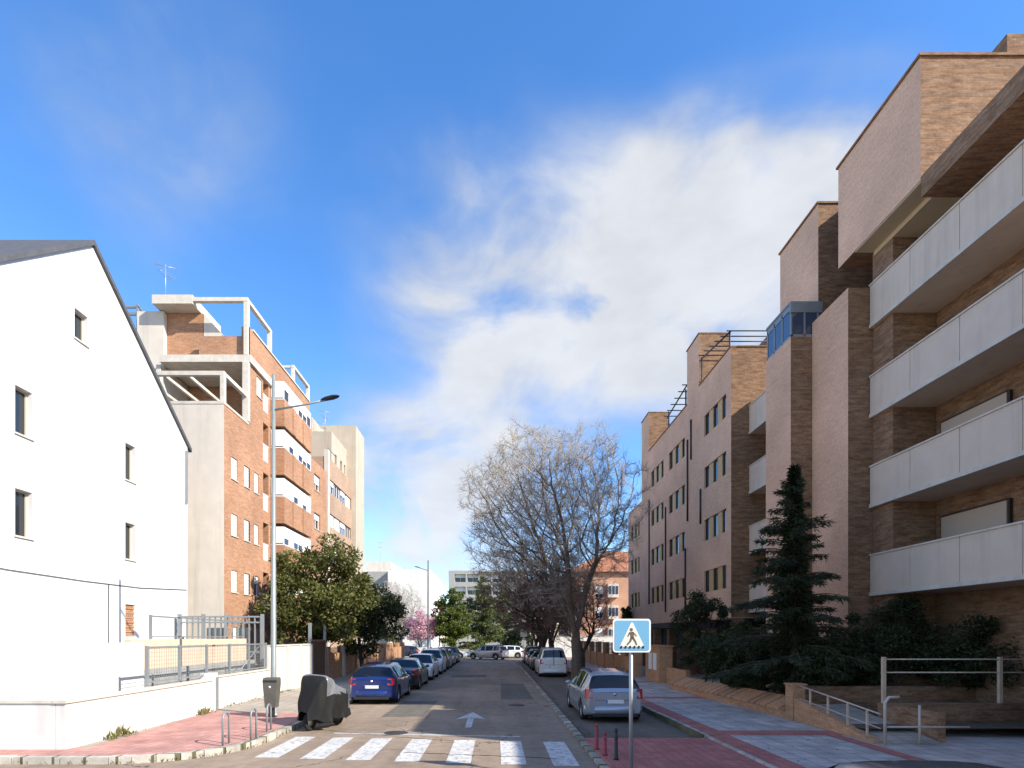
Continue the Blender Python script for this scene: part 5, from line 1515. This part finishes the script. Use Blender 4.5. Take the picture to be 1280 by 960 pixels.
        for yy in (-.85,.12):
            mb = MB(); mb.box(min(s*hw*.99,s*(hw+.02)),max(s*hw*.99,s*(hw+.02)),yy-.09,yy+.09,zb0-.16,zb0-.13)
            mb.build('door_handle', paint_, root)
        for cy in wy:
            x = s*(hw-.115)
            wv = thing_part('wheel', root)
            mb = MB(); prof = [(.20,-.09),(.235,-.1),(.30,-.098),(.315,-.07),(.318,0),(.315,.07),(.30,.098),(.235,.1),(.20,.09)]
            mb.lathe((x,cy,.317), prof, 22, 'x'); mb.build('tyre', M['tyre'], wv)
            mb = MB(); mb.lathe((x,cy,.317), [(0,s*.06),(.05,s*.07),(.06,s*.05)], 14, 'x')
            for q in range(5):
                a = 2*PI*q/5
                ca, sa = math.cos(a), math.sin(a)
                for w_ in (0,):
                    p = [(.05,-.035),(.05,.035),(.215,.045),(.215,-.045)]
                    mb.face([(x+s*.06, cy+r*ca-t*sa, .317+r*sa+t*ca) for r, t in p])
            mb.lathe((x,cy,.317), [(.195,s*.05),(.21,s*.085),(.225,s*.088),(.235,s*.08)], 22, 'x')
            mb.build('rim', M['rim'], wv)
            mb = MB(); mb.lathe((x,cy,.317), [(0,s*.02),(.23,s*.02)], 18, 'x'); mb.build('brake_disc', M['under'], wv)
    if style in ('wagon','suv'):
        mb = MB()
        for s in (-1,1): mb.tube([(s*.56,-1.5,S['roof'][3][1]+.0),(s*.58,-1.2,S['roof'][4][1]+.02),(s*.58,.1,S['roof'][4][1]+.01),(s*.56,.3,S['roof'][4][1]-.03)], .018, 6)
        mb.build('roof_rail', M['black_trim'], root)
    if style == 'van':
        mb = MB(); mb.box(-.02,.02,-L/2-.003,-L/2+.01,.62,1.72); mb.build('door_seam', M['black_trim'], root)
    return root
def thing_part(name, parent):
    o = bpy.data.objects.new(name, None); COL.objects.link(o); o.parent = parent; return o
def put(o, x, y, rz=0, z=.0): o.location = (x,y,z); o.rotation_euler.z = rz
PROTO = {}
PAINTED = ('body','mirror','door_handle','rear_bumper','front_bumper')
def car(style, paint_, label, x, y, rz=0, z=.0, group=None, name=None):
    if style not in PROTO:
        o = make_car(style, paint_, label); PROTO[style] = o
    else:
        o = copy_tree(PROTO[style]); o['label'] = label
        for ch in KID2(o):
            if ch.name.split('.')[0] in PAINTED:
                ch.material_slots[0].link = 'OBJECT'; ch.material_slots[0].material = paint_
    if group: o['group'] = group
    elif 'group' in o: del o['group']
    put(o, x, y, rz, z)
    return o
def KID2(o): return children(o)
GL = 'cars parked along the left kerb'; GR = 'cars parked in the right hand lane'
# left row, tails towards the viewer unless turned
car('hatch', M['car_blue'], 'bright blue hatchback at the near end of the left row, tail to the viewer', -4.58, 22.4, 0, 0, GL)
car('saloon', M['car_dark'], 'charcoal saloon parked directly ahead of the bright blue hatchback', -4.52, 27.9, 0, 0, GL)
car('hatch', M['car_white'], 'white hatchback parked nose towards the viewer after the charcoal saloon', -4.5, 33.3, PI, 0, GL)
car('suv', M['car_white'], 'tall white car parked behind the nose-on white hatchback', -4.5, 38.4, PI, 0, GL)
car('suv', M['car_grey'], 'grey tall car in the middle of the left row past the white ones', -4.5, 43.6, 0, 0, GL)
car('hatch', M['car_silver'], 'silver hatchback toward the far end of the left row', -4.5, 48.6, 0, 0, GL)
car('wagon', M['car_dark'], 'dark estate car last in the left row before the cross street', -4.5, 53.6, PI, 0, GL)
# right lane
car('wagon', M['car_silver'], 'silver estate car parked behind the pedestrian crossing sign', 3.44, 18.2, 0, .004, GR).scale = (.98,1,.945)
car('van', M['car_white'], 'white small van with two rear windows parked past the big bare tree', 3.55, 36.1, 0, .004, GR)
car('saloon', M['car_dark'], 'dark saloon parked in shade ahead of the white small van', 3.5, 42.0, 0, .004, GR)
car('hatch', M['car_grey'], 'grey hatchback in shade second ahead of the white small van', 3.5, 47.6, 0, .004, GR)
car('suv', M['car_red'], 'maroon tall car last in the shaded lane before the cross street', 3.5, 52.8, 0, .004, GR)
# cross street at the far end, side on
car('wagon', M['car_silver'], 'silver estate car turning side-on across the end of the street', -.9, 61.6, PI/2-.5, 0)
car('hatch', M['car_white'], 'white hatchback side-on just behind the turning silver estate car', 1.2, 65.0, PI/2, 0)
car('saloon', M['car_white'], 'white saloon side-on past the last parked cars on the left', -5.6, 64.6, -PI/2, 0)
car('hatch', M['car_navy'], 'navy hatchback parked under the pink blossom across the end', -11.2, 65.2, PI/2, 0)
# beside the viewer
car('saloon', M['car_grey'], 'grey car roof just entering the bottom edge beside the entrance ramp', 3.62, 4.62, 0, .0)

# covered scooter
mt = thing('covered_scooter', 'scooter under a black and silver cover parked by the kerb corner', 'scooter', (0,0,0))
rng = random.Random(9)
top = [(-1.0,.62),(-.93,.80),(-.75,.95),(-.45,1.10),(-.15,1.20),(.1,1.34),(.25,1.43),(.42,1.46),(.58,1.40),(.74,1.15),(.9,.78),(1.0,.48)]
wid = [(-1.0,.14),(-.9,.27),(-.5,.36),(-.1,.38),(.15,.42),(.35,.46),(.5,.44),(.7,.34),(.88,.24),(1.0,.12)]
mb = MB(); vs = []; fs = []; mi = []
ns, nk = 44, 26
from mathutils import noise as mnoise
for i in range(ns):
    s = -1.0+2.0*i/(ns-1)
    h = sm(top, s, .06); w = sm(wid, s, .06)
    hem = .24+.10*mnoise.noise(Vector((s*3,1,0)))+.12*max(0,s-.55)
    for k in range(nk):
        u = -1+2*k/(nk-1); a = abs(u)
        if a > .42:
            t = (1-a)/.58; z = hem+(h*.86-hem)*t; x = w*(1.0+.16*(1-t))
        else:
            t = a/.42; z = h*.86+(h*.14)*math.sqrt(max(0,1-t*t)); x = w*math.sin(t*PI/2)
        x = math.copysign(x, u) if a > 1e-6 else 0
        f = (mnoise.noise(Vector((s*5,u*2.2,3)))*.16+.06*math.sin(s*15+u*5)*max(0,a-.25)+mnoise.noise(Vector((s*13,u*6,9)))*.035)
        vs.append((x*(1+f*1.5)+f*.05, s, z+f*.55*(1-.6*a)))
for i in range(ns-1):
    for k in range(nk-1):
        fs.append((i*nk+k,(i+1)*nk+k,(i+1)*nk+k+1,i*nk+k+1))
mb.raw(vs, fs)
for j, f in enumerate(fs):
    s = vs[f[0]][1]; z = sum(vs[q][2] for q in f)/4
    if (z > .92 and -.6 < s < .48) or (s < -.78 and z > .45): mb.m[j] = 1
cv = mb.build('cover', [M['cover_black'], M['cover_grey']], mt)
so_ = cv.modifiers.new('thickness', 'SOLIDIFY'); so_.thickness = .006
sb = cv.modifiers.new('smooth', 'SUBSURF'); sb.levels = 1; sb.render_levels = 1
for yy in (-.66,.68):
    wv = thing_part('wheel', mt)
    mb = MB(); mb.lathe((0,yy,.26), [(.16,-.05),(.2,-.06),(.25,-.045),(.26,0),(.25,.045),(.2,.06),(.16,.05)], 20, 'x'); mb.build('tyre', M['tyre'], wv)
    mb = MB(); mb.lathe((0,yy,.26), [(0,-.03),(.165,-.03),(.165,.03),(0,.03)], 16, 'x'); mb.build('rim', M['rim'], wv)
mb = MB(); mb.box(-.16,.16,-.5,.35,.16,.5); mb.build('frame', M['black_trim'], mt)
mb = MB(); mb.tube([(.18,-.1,.3),(.3,-.12,.02)], .014, 6); mb.build('stand', M['steel'], mt)
put(mt, -4.72, 15.2, R(158), .0); mt.scale = (.95,.86,1.02)
